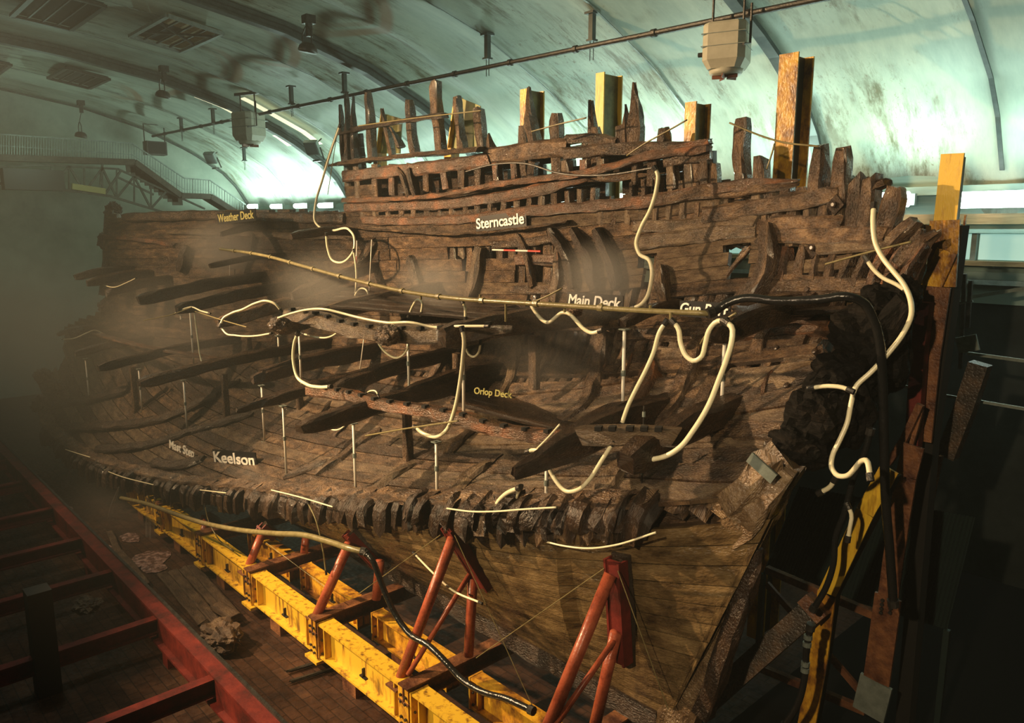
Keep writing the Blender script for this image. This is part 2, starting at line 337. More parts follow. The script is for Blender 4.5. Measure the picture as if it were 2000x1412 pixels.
FLOOR=mat('wet_brick_floor',(.03,.013,.008),.75,0,.25,[(.06,.028,.016),(.10,.046,.025)],1.4,.25,9,rlo=.45)
nt=FLOOR.node_tree; br=nt.nodes.new('ShaderNodeTexBrick'); br.inputs['Scale'].default_value=1.1; br.inputs['Mortar Size'].default_value=.012; br.inputs['Color1'].default_value=(1,1,1,1); br.inputs['Color2'].default_value=(.62,.55,.5,1); br.inputs['Mortar'].default_value=(.3,.3,.3,1)
tc=nt.nodes.new('ShaderNodeTexCoord'); nt.links.new(tc.outputs['Object'],br.inputs[0]); mx=nt.nodes.new('ShaderNodeMix'); mx.data_type='RGBA'; mx.blend_type='MULTIPLY'; mx.inputs[0].default_value=1
bs=nt.nodes['Principled BSDF']; src=bs.inputs['Base Color'].links[0].from_socket; nt.links.new(src,mx.inputs[6]); nt.links.new(br.outputs[0],mx.inputs[7]); nt.links.new(mx.outputs[2],bs.inputs['Base Color'])
mb=MB(); mb.box((-23,4,-.1),(52,37,.2)); mb.build('floor',FLOOR,kind='structure')
# tubes of the far wall
TUBE=mat('lit_fluorescent_tube',(1,1,1),.3,em=(.8,1,.93),es=14)
POS=['farthest toward the end wall','second from the end wall','third from the end wall','fourth from the end wall','just left of the sterncastle','behind the sterncastle','behind the middle of the sterncastle','behind the lit port','behind the stern posts','behind the broken stern timbers','beside the yellow stern column','right of the yellow stern column']
i=0
for x,y,L_ in [(492,403,.9),(538,403,.95),(585,402,1),(634,401,1.1),(800,398,1),(1000,396,1),(1100,395,1),(1203,386,.8),(1330,392,.8),(1450,391,.8),(1745,390,.75),(1960,389,2.2)]:
    p=at(x,y,Y=21.4)
    t=empty('fluorescent_lamp',p,'glowing fluorescent tube light at the foot of the roof, '+POS[i],'lamp','fluorescent lamps along the far wall'); i+=1
    mb=MB(); mb.tube([p-np.array([L_/2,0,0]),p+np.array([L_/2,0,0])],.13 if i<11 else .2,12); mb.build('tube',TUBE,t,smooth=True)
    mb=MB(); mb.box(p+np.array([0,.22,0]),(L_+.2,.14,.3)); mb.build('housing',GREY,t)
# overhead track pipe
p0,p1=at(298,266,Y=15.9),at(1640,-10,Y=15.9)
mb=MB(); mb.tube([p0,p1],.07,10)
for f in np.linspace(.05,.95,15): c=p0+(p1-p0)*f; mb.tube([c-np.array([.06,0,0]),c+np.array([.06,0,0])],.1,10)
tag(mb.build('overhead_pipe',IRON),'long dark straight pipe slung beneath the vaulted roof','pipe')
for x,y,wh in [(568,168,'above the small heater'),(672,142,'above the left end of the sterncastle'),(952,66,'over the middle of the sterncastle'),(1157,24,'left of the large heater'),(353,230,'above the black loudspeaker'),(476,288,'below the small heater'),(415,212,'left of the small heater')]:
    p=roofhit(x,y,.05); t=empty('roof_hanger',p,'short grey hanger bracket fixed under the roof, '+wh,'bracket','hanger brackets under the roof')
    mb=MB(); mb.box(p-np.array([0,0,.02]),(.3,.3,.06)); mb.build('plate',RIBM,t)
    mb=MB(); mb.box(p-np.array([0,0,.35]),(.14,.14,.65)); mb.box(p-np.array([0,0,.7]),(.22,.22,.05)); mb.build('stem',RIBM,t)
    mb=MB(); mb.tube([p-np.array([.06,0,.7]),p-np.array([.06,0,1.2])],.012,5); mb.tube([p-np.array([-.06,0,.7]),p-np.array([-.06,0,1.2])],.012,5); mb.build('wire',IRON,t)
# bell floodlights under the ribs
for x,y,x0,y0,wh in [(600,88,603,45,'nearest, over the sterncastle end'),(317,180,320,140,'middle one, left of the small heater'),(157,260,158,205,'farthest, over the gallery')]:
    a=roofhit(x0,y0,.35); p=at(x,y,X=a[0]); t=empty('hanging_floodlight',p,'black bell floodlight hung from a roof rib, '+wh,'lamp','bell floodlights under the ribs')
    mb=MB(); mb.box(a+np.array([0,0,.1]),(.32,.32,.25)); mb.box(a-np.array([0,0,.2]),(.14,.16,.4)); mb.build('mounting_clamp',IRON,t)
    top=np.array([p[0],p[1],p[2]+.55]); mb=MB(); mb.tube([a-np.array([0,0,.3]),top],.02,6)
    mb.tube([p+np.array([.28,0,0]),p+np.array([.28,0,.35]),top+np.array([.08,0,0]),top-np.array([.08,0,0]),p+np.array([-.28,0,.35]),p+np.array([-.28,0,0])],.022,6); mb.build('yoke',IRON,t)
    mb=MB(); mb.lathe(p-np.array([0,0,.22]),[(.28,0),(.30,.05),(.27,.18),(.18,.27),(.05,.30)],18,(.15,.1,1)); mb.build('housing',IRON,t,smooth=True)
# square floodlights
for x,y,wh in [(412,308,'farther one, beside the loudspeaker'),(610,288,'nearer one, left of the sterncastle posts')]:
    p=at(x,y,Y=18.6); s=.33; t=empty('square_floodlight',p,'grey square floodlight bracketed under the roof, '+wh,'lamp','square floodlights')
    ax=np.array([[.82,.57,0],[-.45,.65,.6],[.34,-.49,.8]]); mb=MB(); mb.box(p,(2*s,.25,2*s),ax); mb.build('housing',GREY,t)
    mb=MB(); mb.box(p-ax[1]*.14,(1.7*s,.02,1.7*s),ax); mb.build('glass',mat('lamp_glass',(.12,.13,.12),.1),t)
    mb=MB(); mb.bar(p+ax[0]*.4,p+np.array([.2,.5,-.55]),.05,.05); mb.box(p+np.array([.1,.2,-.6]),(.6,.2,.08)); mb.bar(p,p+np.array([0,.5,.45]),.05,.05); mb.build('bracket',IRON,t)
p=at(303,290,X=-47.5); t=empty('loudspeaker_box',p,'black box loudspeaker hung in a frame by the end of the overhead pipe','loudspeaker')
mb=MB(); mb.box(p,(.7,1.1,.75)); mb.build('cabinet',IRON,t); mb=MB(); mb.box(p+np.array([.36,0,0]),(.02,.95,.62)); mb.build('front_grille',mat('speaker_cloth',(.01,.01,.01),.9),t)
mb=MB(); mb.tube([p+np.array([.2,-.62,-.4]),p+np.array([.2,-.62,1.3]),p+np.array([.2,.5,1.3]),p+np.array([.2,.5,.3])],.035,6); mb.build('hanging_frame',IRON,t)
# unit heaters
def heater(px,py,Y,s,label):
    p=at(px,py,Y=Y); t=empty('unit_heater',p,label,'heater','cream ceiling heaters'); a=math.radians(20)
    ax=np.array([[math.cos(a),math.sin(a),0],[-math.sin(a),math.cos(a),0],[0,0,1]]); u=s
    V=[];h=.5*u; 
    for z,sc in ((.62,.94),(.56,1),(.1,1),(-.42,1),(-.66,.78)):
        for a_,b_ in ((-1,-.7),(-.7,-1),(.7,-1),(1,-.7),(1,.7),(.7,1),(-.7,1),(-1,.7)): V.append(p+(ax[0]*a_*.62*sc+ax[1]*b_*.62*sc+ax[2]*z)*u)
    Fc=[(i*8+k,i*8+(k+1)%8,(i+1)*8+(k+1)%8,(i+1)*8+k) for i in range(4) for k in range(8)]+[tuple(range(8))[::-1],tuple(range(32,40))]
    obj('casing',V,Fc,CREAM,t)
    mb=MB(); mb.lathe(p-np.array([0,0,.80*u]),[(.44*u,0),(.48*u,.05*u),(.5*u,.16*u)],24); mb.build('air_outlet',CREAM,t,smooth=True)
    f=mb=MB(); 
    for k in range(5):
        q=k*2*math.pi/5; d=np.array([math.cos(q),math.sin(q),0]); mb.bar(p-np.array([0,0,.82*u])+d*.06*u,p-np.array([0,0,.82*u])+d*.4*u,.02,.18*u,(.3,.2,1))
    mb.lathe(p-np.array([0,0,.86*u]),[(.08*u,0),(.08*u,.08*u)],12); mb.build('fan',mat('fan_copper',(.25,.1,.06),.5),t)
    mb=MB()
    for z in (.3,-.05): mb.box(p+np.array([0,0,z*u]),(1.26*u,1.26*u,.015),ax)
    mb.build('casing_seam',GREY,t)
    mb=MB()
    for k in (-.45,.45): mb.tube([p+ax[0]*k*u+np.array([0,0,.6*u]),p+ax[0]*k*u+np.array([0,0,1.5*u])],.03,6)
    mb.tube([p+ax[0]*.7*u+ax[1]*-.2*u+np.array([0,0,1.1*u]),p+ax[0]*.7*u+ax[1]*-.2*u,p+ax[0]*.6*u-ax[1]*.66*u+np.array([0,0,-.1*u])],.03,6)
    mb.box(p+np.array([0,0,1.5*u]),(1.5*u,.15,.12),ax); mb.build('hanger',IRON,t)
    mb=MB(); mb.tube([p-ax[0]*.6*u-np.array([0,0,.15*u]),p-ax[0]*.85*u-np.array([0,0,.15*u])],.07*u,8); mb.build('spigot',IRON,t)
heater(1420,92,15.6,.74,'large cream unit heater hanging from the overhead pipe near the tallest yellow post')
heater(486,248,15.6,.95,'small distant cream unit heater on the overhead pipe left of the sterncastle')
# roof hatches and reflected light put in as glowing strips
def patch(name,quad,mt,dz=.1,**k):
    P=[roofhit(*q,dz) for q in quad]; return P
HB=mat('hatch_dark',(.02,.02,.015),.8); HC=mat('hatch_boards',(.28,.22,.12),.7,0,.3,[(.4,.33,.2)],3)
for (x0,x1,y0,y1),lb,mt in [((-31.0,-27.2,9.9,11.7),'timber-edged open roof hatch with braces nearest the row of ribs',HC),((-42.2,-39.0,9.7,11.4),'small dark louvred roof hatch above the gallery',HB),((-32.3,-28.2,6.5,8.3),'dark roof hatch in the upper corner over the camera side',HB),((-43.8,-41,6.2,8.0),'dim roof hatch cut by the left picture edge',HB)]:
    c=np.array([(x0+x1)/2,(y0+y1)/2,roofz((y0+y1)/2)]); t=empty('roof_hatch',c,lb,'hatch','roof hatches')
    def rp(x,y,dz): return np.array([x,y,roofz(y)-dz+.12])
    obj('panel',[rp(x0,y0,.2),rp(x1,y0,.2),rp(x1,y1,.2),rp(x0,y1,.2)],[(0,1,2,3)],HB if mt is HB else mt,t)
    mb=MB(); Q=[(x0,y0),(x1,y0),(x1,y1),(x0,y1)]
    for a,b in zip(Q,Q[1:]+Q[:1]): mb.bar(rp(*a,.3),rp(*b,.3),.16,.1)
    mb.build('frame',GREY if mt is HC else IRON,t)
    mb=MB()
    for f in (.25,.5,.75): mb.bar(rp(x0,y0+(y1-y0)*f,.27),rp(x1,y0+(y1-y0)*f,.27),.05,.06)
    if mt is HC:
        mb.bar(rp(x0+1,y0,.3),rp(x1-.6,y1,.3),.05,.07); mb.bar(rp(x1-1,y0,.3),rp(x0+1.4,y1,.3),.05,.07)
    mb.build('slat',IRON,t)
    if mt is HC: obj('dark_opening',[rp(x0+.2,y0+.1,.22),rp(x0+2.6,y0+.1,.22),rp(x0+2.6,y0+.9,.22),rp(x0+.2,y0+.9,.22)],[(0,1,2,3)],HB,t)
REFL=mat('reflected_light_glow',(.8,.75,.55),.6,em=(1,.9,.58),es=.75)  # light reflected behind the ribs, painted as an emissive surface
for X,w_,ya,yb,lb in [(-34.6,.55,15.6,19.4,'long cream glowing strip of reflected light beside the roof rib'),(-37.3,.5,14.6,16.8,'short cream glowing strip of reflected light left of the small heater'),(-37.3,.5,18.4,19.2,'tiny cream glowing patch of reflected light right of the small heater')]:
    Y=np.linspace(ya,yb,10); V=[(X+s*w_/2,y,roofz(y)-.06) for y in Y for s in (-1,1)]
    o=obj('reflected_light',V,[(2*i,2*i+1,2*i+3,2*i+2) for i in range(9)],REFL); tag(o,lb,'reflected_light')
# gallery with stair against the end wall
GX_=-45.
def gp(x,y): return at(x,y,X=GX_)
WOODG=mat('gallery_boards',(.04,.03,.02),.6,0,.4,[(.08,.06,.04)],3)
t=empty('viewing_gallery',gp(200,320),'raised walkway and stair with white railings against the end wall','gallery')
def gline(name,segs,w_,d_,mt,lb=None):
    mb=MB()
    for a,b in segs: mb.bar(gp(*a),gp(*b),w_,d_)
    return mb.build(name,mt,t)
dk=[(-60,306),(262,317),(352,382),(410,384),(500,440)]
gline('deck_edge',list(zip(dk[:-1],dk[1:])),.45,.3,WOODG)
mb=MB()
for a,b in zip(dk[:-1],dk[1:]):
    a,b=gp(*a),gp(*b); c=np.array([-1.6,0,0]); mb.add([a,b,b+c,a+c],[(0,1,2,3)])
mb.build('walking_surface',WOODG,t)
rl=[(-60,258),(258,280),(360,348),(410,352),(480,400)]
gline('handrail',list(zip(rl[:-1],rl[1:])),.06,.06,GREY)
gline('lower_rail',[((a[0],a[1]+22),(b[0],b[1]+22)) for a,b in zip(rl[:-1],rl[1:])],.03,.03,GREY)
def ly(L,x): return float(np.interp(x,[p[0] for p in L],[p[1] for p in L]))
for x in np.arange(2,478,5.2): 
    if x/5.2>93: break
    gline('baluster',[((x,ly(rl,x)),(x,ly(dk,x)))],.025 if int(x/5.2)%6 else .06,.03,GREY)
for i in range(11):
    f=i/10.; x=262+f*90; y=322+f*64; gline('stair_tread',[((x-16,y+6),(x+4,y+6))],.06,.5,WOODG)
c1=[(-60,355),(60,362),(215,383),(330,418)]; c2=[(-60,330),(80,322),(230,330),(300,362),(400,408)]
gline('lower_chord',list(zip(c1[:-1],c1[1:])),.12,.12,TRUSS); gline('upper_chord',list(zip(c2[:-1],c2[1:])),.1,.1,TRUSS)
xs_=[100,135,165,200,228,262,295,325]
for i in range(len(xs_)-1):
    a=(xs_[i],ly(c2,xs_[i]) if i%2 else ly(c1,xs_[i])); b=(xs_[i+1],ly(c1,xs_[i+1]) if i%2 else ly(c2,xs_[i+1])); gline('truss_brace',[(a,b)],.1,.1,TRUSS)
    gline('truss_post',[((xs_[i],ly(c2,xs_[i])),(xs_[i],ly(c1,xs_[i])))],.07,.07,TRUSS)
gline('truss_brace',[((235,335),(205,380)),],.13,.1,TRUSS); gline('truss_brace',[((228,345),(300,380)),],.1,.1,TRUSS); gline('truss_brace',[((200,322),(196,362))],.1,.1,TRUSS)
p=gp(62,352); mb=MB(); mb.box(p+np.array([.3,0,0]),(.8,2.6,1.0)); o=mb.build('dark_cabinet',mat('dark_box',(.03,.025,.02),.6)); tag(o,'dark brown box slung under the walkway at the left edge','box')
mb=MB(); mb.bar(gp(140,364),gp(205,374),.3,.3); tag(mb.build('yellow_lagged_pipe',mat('dull_yellow',(.35,.28,.1),.6)),'short yellowish lagged duct held in the walkway truss','duct')
for x0,y0,x1,y1 in [(140,400,141,440)]:
    pass
# ---------------------------------------------------------------- the hull of the warship
ship=empty('warship_hull',(-18,9.3,1.5),'huge dark wet timber half of an old warship standing on the yellow cradle','ship')
def part(name,mb,mt,**k): return mb.build(name,mt,ship,**k)
HOLES=[[(993,330),(1001,330),(999,354),(993,354)],[(1057,322),(1078,318),(1080,340),(1062,344)],[(1188,342),(1216,338),(1216,396),(1188,400)],
[(1252,498),(1283,496),(1283,552),(1250,556)],[(1416,483),(1466,478),(1468,539),(1418,542)],[(905,510),(921,510),(918,552),(905,550)],
[(1115,300),(1145,294),(1148,303),(1120,312)],[(1113,318),(1145,314),(1146,328),(1122,330)],[(1425,400),(1438,396),(1438,404),(1425,406)],[(1458,393),(1470,391),(1470,400),(1458,401)],[(1484,390),(1492,388),(1492,396),(1484,397)]]
TOP=[(150,480),(196,470),(212,408),(240,428),(330,420),(450,412),(676,415),(678,262),(705,262),(706,330),(950,330),(952,300),(1010,296),(1040,285),(1100,283),(1170,282),(1290,292),(1385,292),(1400,352),(1475,374),(1560,368),(1655,366),(1662,352),(1700,360),(1722,385),(1760,430),(1800,450),(1825,470),(1900,480)]
def inpoly(x,y,P):
    c=False
    for (x1,y1),(x2,y2) in zip(P,P[1:]+P[:1]):
        if (y1>y)!=(y2>y) and x<(x2-x1)*(y-y1)/(y2-y1)+x1: c=not c
    return c
LEFTB=[(212,408),(203,470),(212,520),(190,545),(215,600),(125,640),(135,700),(98,735),(72,728),(98,775),(82,800),(98,840),(150,890)]
RIGHTB=[(1660,350),(1760,420),(1822,455),(1800,520),(1775,575),(1690,600),(1640,640),(1600,700),(1625,760),(1560,800),(1555,850),(1500,880),(1500,930),(1470,960),(1400,1010)]
def bx(L,y): return float(np.interp(y,[p[1] for p in L],[p[0] for p in L]))
def inside(p,pad=0):
    x,y=pr(p)
    if y<float(np.interp(x,[q[0] for q in TOP],[q[1] for q in TOP]))-pad: return False
    if x<bx(LEFTB,y)-pad or x>bx(RIGHTB,y)+pad: return False
    return not any(inpoly(x,y,h) for h in HOLES)
def strake(X0,X1,t0,t1,off,th,gap=.012,res=.16,rough=.012,mask=True,ends=True):
    """one row of hull planking between two girth lines; cells outside the surviving outline are left out"""
    n=max(2,int((X1-X0)/res)); sd=random.random()*50; V=[];U=[]; J=3
    for i in range(n+1):
        X=X0+(X1-X0)*i/n
        for j in range(J):
            f=j/(J-1); tt=t0+(t1-t0)*(f*(1-gap*2)+gap); nn=nor(X,tt); h=noise.noise(Vector((X*1.1+sd,tt*40,sd)))*rough*2
            crown=-.010 if j!=1 else 0
            V.append(S(X,tt)+nn*(off+h+crown)); U.append((X+sd,tt*13+sd))
    m=len(V)
    for i in range(n+1):
        X=X0+(X1-X0)*i/n
        for j in range(J):
            V.append(V[i*J+j]-nor(X,t0)*th); U.append((X+sd,j*.1))
    keep=[[True]*(J-1) for _ in range(n)]
    if mask:
        for i in range(n):
            for j in range(J-1):
                c=(np.array(V[i*J+j])+np.array(V[(i+1)*J+j+1]))/2; keep[i][j]=inside(c,random.uniform(-3,3))
    Fc=[]
    for i in range(n):
        for j in range(J-1):
            if not keep[i][j]: continue
            a,b,c,d=i*J+j,(i+1)*J+j,(i+1)*J+j+1,i*J+j+1
            Fc+=[(a,b,c,d),(a+m,d+m,c+m,b+m)]
            if j==0 or not keep[i][j-1]: Fc.append((a,a+m,b+m,b))
            if j==J-2 or not keep[i][j+1]: Fc.append((d,c,c+m,d+m))
            if i==0 or not keep[i-1][j]: Fc.append((a,d,d+m,a+m))
            if i==n-1 or not keep[i+1][j]: Fc.append((b,b+m,c+m,c))
    used=sorted({v for f in Fc for v in f}); mp={v:k for k,v in enumerate(used)}
    return [V[v] for v in used],[tuple(mp[v] for v in f) for f in Fc],[U[v] for v in used]
# outer skin; darker rows put the shade of the frame gaps into the colour
NT=40; dt=1/NT
for k in range(NT):
    V,Fc,U=strake(-35.6,-3.3,k*dt,(k+1)*dt,-.34,.12,.01)
    if Fc:
        mb=MB(); mb.add(V,Fc,U); part('outer_plank',mb,DARK if k%4 or k>29 else OAK)
# frames
X=-34.2; fr=0
while X<-3.6 and fr<78:
    w_=random.uniform(.24,.32); ts=np.linspace(0.0,1,90); P=[];N=[]
    for t_ in ts:
        xx=X+ (0.0 if X<-8 else (X+8)/4.6*.5*max(0,t_-.35))
        q=S(xx,t_)+nor(xx,t_)*-.12; x_,y_=pr(q)
        if x_>684 and y_<float(np.interp(x_,[684,930,1167,1300,1480,1520],[425,420,400,384,366,300])): P.append(None); N.append(nor(xx,t_)); continue
        if x_>1505 and 300<y_<572: P.append(None); N.append(nor(xx,t_)); continue
        ok=inside(q,4) or any(inpoly(x_,y_,h) for h in HOLES[:3]+HOLES[6:])
        P.append(q if ok else None); N.append(nor(xx,t_))
    segs=[];cur=[]
    for q,nn in zip(P,N):
        if q is None:
            if len(cur)>3: segs.append(cur)
            cur=[]
        else: cur.append((q,nn))
    if len(cur)>3: segs.append(cur)
    mb=MB()
    for s_ in segs:
        s2=s_[::3]+[s_[-1]] if len(s_)>6 else s_
        V,Fc,U=timber_geo([a for a,b in s2],w_,.26,[b for a,b in s2],.03,'jag','worn',.3); mb.add(V,Fc,U)
    if mb.F: part('frame_timber',mb,OAK if random.random()<.75 else PALE); fr+=1
    X+=w_+random.choice([.07,.09,.12,.2])
# inner planking
FULL=(-35.4,-3.4)
rows={}
for k in range(0,14): rows[k]=[(-35.4,-5.0)]
for k in range(14,24): rows[k]=[(-35.4,-5.3)]
rows[14]=[(-35.2,-17.2),(-15.3,-14.4)]; rows[17]=[(-35,-15.6),(-13.9,-12.9)]; rows[20]=[(-35,-12.3)]; rows[18]=[(-35,-6.6)]; rows[19]=[(-35,-6.0)]; rows[21]=[(-35,-6.3)]
rows[12]=[(-35.2,-11.8),(-10.7,-6.5)]
for k in range(24,29): rows[k]=[(-34.8,-7.0)]
rows[26]=[(-34.5,-15.2),(-12.6,-8.1)]; rows[27]=[(-34.5,-15.0),(-12.6,-7.9)]
for k in range(14): rows.pop(k)
rows[22]=[(-35.2,-5.3)]; rows[21]=[(-35,-13.4),(-12.4,-11.9),(-9.6,-6.3)]; rows[23]=rows[24]=[(-34.8,-13.9),(-12.2,-7.0)]; rows[25]=[(-34.8,-16.6),(-12.2,-7.0)]; rows[26]=[(-34.6,-7.6)]; rows[27]=[(-34.5,-7.9)]; rows[28]=[(-34.5,-14.5)]; rows[29]=[(-34.4,-19.6)]; rows[30]=[(-34.3,-19.6)]; rows[31]=[(-34.2,-19.6)]; rows[20]=[(-35,-13.0)]; rows[18]=[(-35,-13.2),(-10.2,-6.6)]; rows[16]=[(-35.2,-12.4),(-9.8,-5.6)]
YR=[np.searchsorted(GT,.36),]
def tofY(X,Y):
    i=min(max((X-GX[0])/(GX[1]-GX[0]),0),len(GX)-1.001); i0=int(i); g=G[i0,:YR[0]+3,1]*(1-(i-i0))+G[i0+1,:YR[0]+3,1]*(i-i0)
    if Y<=g[0]: return -1.
    if Y>=g[-1]: return 9.
    return float(np.interp(Y,g,GT[:YR[0]+3]))
nH=0
for jY in range(22):
    Ya=6.35+.30*jY; x=-35.2
    while x<-5.0:
        e=min(-4.95,x+random.uniform(9,15)); e=-4.95 if -4.95-e<3 else e
        n=int((e-x)/.16); V=[];U=[];sd=random.random()*50; ok=[]; off=.10+random.uniform(-.02,.03)
        for i in range(n+1):
            X=x+.01+(e-x-.02)*i/n; row=[]
            for q,f in enumerate((.03,.5,.97)):
                t_=tofY(X,Ya+.30*f); row.append(0<=t_<=.36); t_=min(max(t_,0),.36); nn=nor(X,t_); V.append(S(X,t_)+nn*(off+(.0 if q==1 else -.012)+.018*noise.noise(Vector((X*1.1+sd,q,sd))))); U.append((X+sd,jY*.4+f*.3))
            ok.append(any(row))
        m=len(V); V+=[v-nor(x,.1)*.07 for v in V]; U+=U; Fc=[]
        for i in range(n):
            if not(ok[i] or ok[i+1]) or not inside((V[i*3+1]+V[i*3+4])/2,6): continue
            for q in range(2): a,b,c,d=i*3+q,(i+1)*3+q,(i+1)*3+q+1,i*3+q+1; Fc+=[(a,b,c,d),(a+m,d+m,c+m,b+m)]
            Fc+=[(i*3,i*3+m,(i+1)*3+m,(i+1)*3),(i*3+2,(i+1)*3+2,(i+1)*3+2+m,i*3+2+m)]
        us=sorted({v for f in Fc for v in f}); mp={v:q for q,v in enumerate(us)}; V=[V[v] for v in us]; U=[U[v] for v in us]; Fc=[tuple(mp[v] for v in f) for f in Fc]
        if Fc: mb=MB(); mb.add(V,Fc,U); part('hold_plank',mb,random.choice([OAK,OAK,PALE,DARK])); nH+=1
        x=e
nP=0
for k in sorted(rows):
    for (a,b) in rows[k]:
        x=a
        while x<b-.3:
            L_=random.uniform(6.5,12); e=min(b,x+L_); 
            if b-e<2: e=b
            V,Fc,U=strake(x+.01,e-.01,k*dt,(k+1)*dt,.10+random.uniform(-.012,.02),.09,.02)
            if Fc and nP<99: mb=MB(); mb.add(V,Fc,U); part('inner_plank',mb,random.choice([OAK,OAK,OAK,RUSTW if k>20 and x>-20 else OAK,DARK if k<14 else PALE])); nP+=1
            x=e
# outer planking of the bottom below the broken edge
def keel(X):
    return np.array([X,9.35,1.45])
def under(X,f):
    a=S(X,0)+np.array([0,-.12,-.30]); b=keel(X); g=f
    p=a*(1-g)+b*g; p[1]+=-.25*math.sin(math.pi*g)*(1 if X<-8 else .4); p[0]=X; return p
for k in range(12):
    n=130; V=[];U=[];sd=random.random()*9
    for i in range(n+1):
        X=-33+(28.6)*i/n
        for j,f in enumerate((.02,.5,.98)):
            zz=under(X,(k+f)/12.)[2]; p=under(min(X,-6.42+(zz-1.45)*.405),(k+f)/12.)+np.array([0,-1,0])*((.0 if j!=1 else .012)+.02*noise.noise(Vector((X*1.3,k*3+f,sd)))); V.append(p); U.append((X+sd,k*.4+f*.35))
    m=len(V); V+=[v+np.array([0,.12,0]) for v in V]; U+=U
    Fc=[]
    for i in range(n):
        for j in range(2):
            a,b,c,d=i*3+j,(i+1)*3+j,(i+1)*3+j+1,i*3+j+1; Fc+=[(a,d,c,b),(a+m,b+m,c+m,d+m)]
        Fc+=[(i*3,(i+1)*3,(i+1)*3+m,i*3+m),(i*3+2,i*3+2+m,(i+1)*3+2+m,(i+1)*3+2)]
    mb=MB(); mb.add(V,Fc,U); part('bottom_plank',mb,WETP)
mb=MB(); V,Fc,U=timber_geo([keel(x)+np.array([0,.1,-.1]) for x in (-33,-25,-18,-12,-6.6)],.34,.5,(0,0,1),.02,'jag','flat'); mb.add(V,Fc,U); part('keel',mb,DARK)
# stern post
a=keel(-6.45)+np.array([.1,.1,-.15]); b=at(1490,960,Y=9.45); c=at(1532,900,Y=9.6)
mb=MB(); V,Fc,U=timber_geo([a,(a+b)/2+np.array([.05,0,0]),b,c],.62,.42,(0,-1,0),.05,'flat','jag'); mb.add(V,Fc,U); part('stern_post',mb,PALEW)
mb=MB(); V,Fc,U=timber_geo([at(1372,1395,Y=9.2),at(1440,1200,Y=9.2),at(1478,1070,Y=9.2)],.3,.2,(0,-1,0),.04,'flat','worn'); mb.add(V,Fc,U); part('stern_knee',mb,DARK)
mb=MB(); V,Fc,U=timber_geo([at(1400,1000,Y=9.15),at(1450,965,Y=9.15),at(1500,900,Y=9.25)],.42,.2,(0,-1,0),.09,'jag','jag'); mb.add(V,Fc,U); V,Fc,U=timber_geo([at(1425,1040,Y=9.12),at(1480,985,Y=9.12),at(1522,918,Y=9.3)],.36,.16,(0,-1,0),.08,'jag','jag'); mb.add(V,Fc,U); part('stern_knee',mb,PALEW)
mb=MB(); mb.bar(at(1464,892,Y=8.98),at(1512,936,Y=8.98),.16,.03,(0,-1,0)); o=part('metal_strap',mb,GREY,label='grey metal strap on the stern post')
# broken frame ends and the rail along the lower edge
EDG=[(150,884),(180,905),(300,943),(420,961),(640,976),(850,992),(1050,1000),(1250,1003),(1400,1008)]
xs_=np.linspace(-32.5,-6.6,62)
for i,X in enumerate(xs_):
    e=S(X,0); h=random.uniform(.28,.44); mb=MB(); wd=random.uniform(.17,.26)
    y0=-.22-random.uniform(0,.18)
    p=[e+np.array([0,y0+.30,.10]),e+np.array([random.uniform(-.04,.04),y0+.05,-.05]),e+np.array([random.uniform(-.06,.06),y0,-h])]
    V,Fc,U=timber_geo(p,wd*1.35,.3,(0,-1,.3),.05,'jag','jag',.1,(1,random.uniform(.8,1))); mb.add(V,Fc,U); part('broken_frame_end',mb,DARK if X<-13 or random.random()<.6 else OAK)
P=[S(x,0.004)+np.array([0,-.1,.16]) for x in np.linspace(-33,-6.6,40)]
for a_,b_ in ((0,14),(14,24),(24,31),(31,40)):
    mb=MB(); V,Fc,U=timber_geo(P[a_:b_+1],.42,.16,(0,-.3,1),.05,'jag','jag'); mb.add(V,Fc,U); part('edge_stringer',mb,OAK)
for i in range(16):
    X=-6.9-i*.33*random.uniform(.9,1.1); e=S(X,0); mb=MB()
    V,Fc,U=timber_geo([e+np.array([0,.1,.2]),e+np.array([.02,-.32,.02]),e+np.array([0,-.42,-.22])],.2,.24,(0,-.5,1),.1,'worn','worn',.08); mb.add(V,Fc,U); part('eroded_stub',mb,DARK)
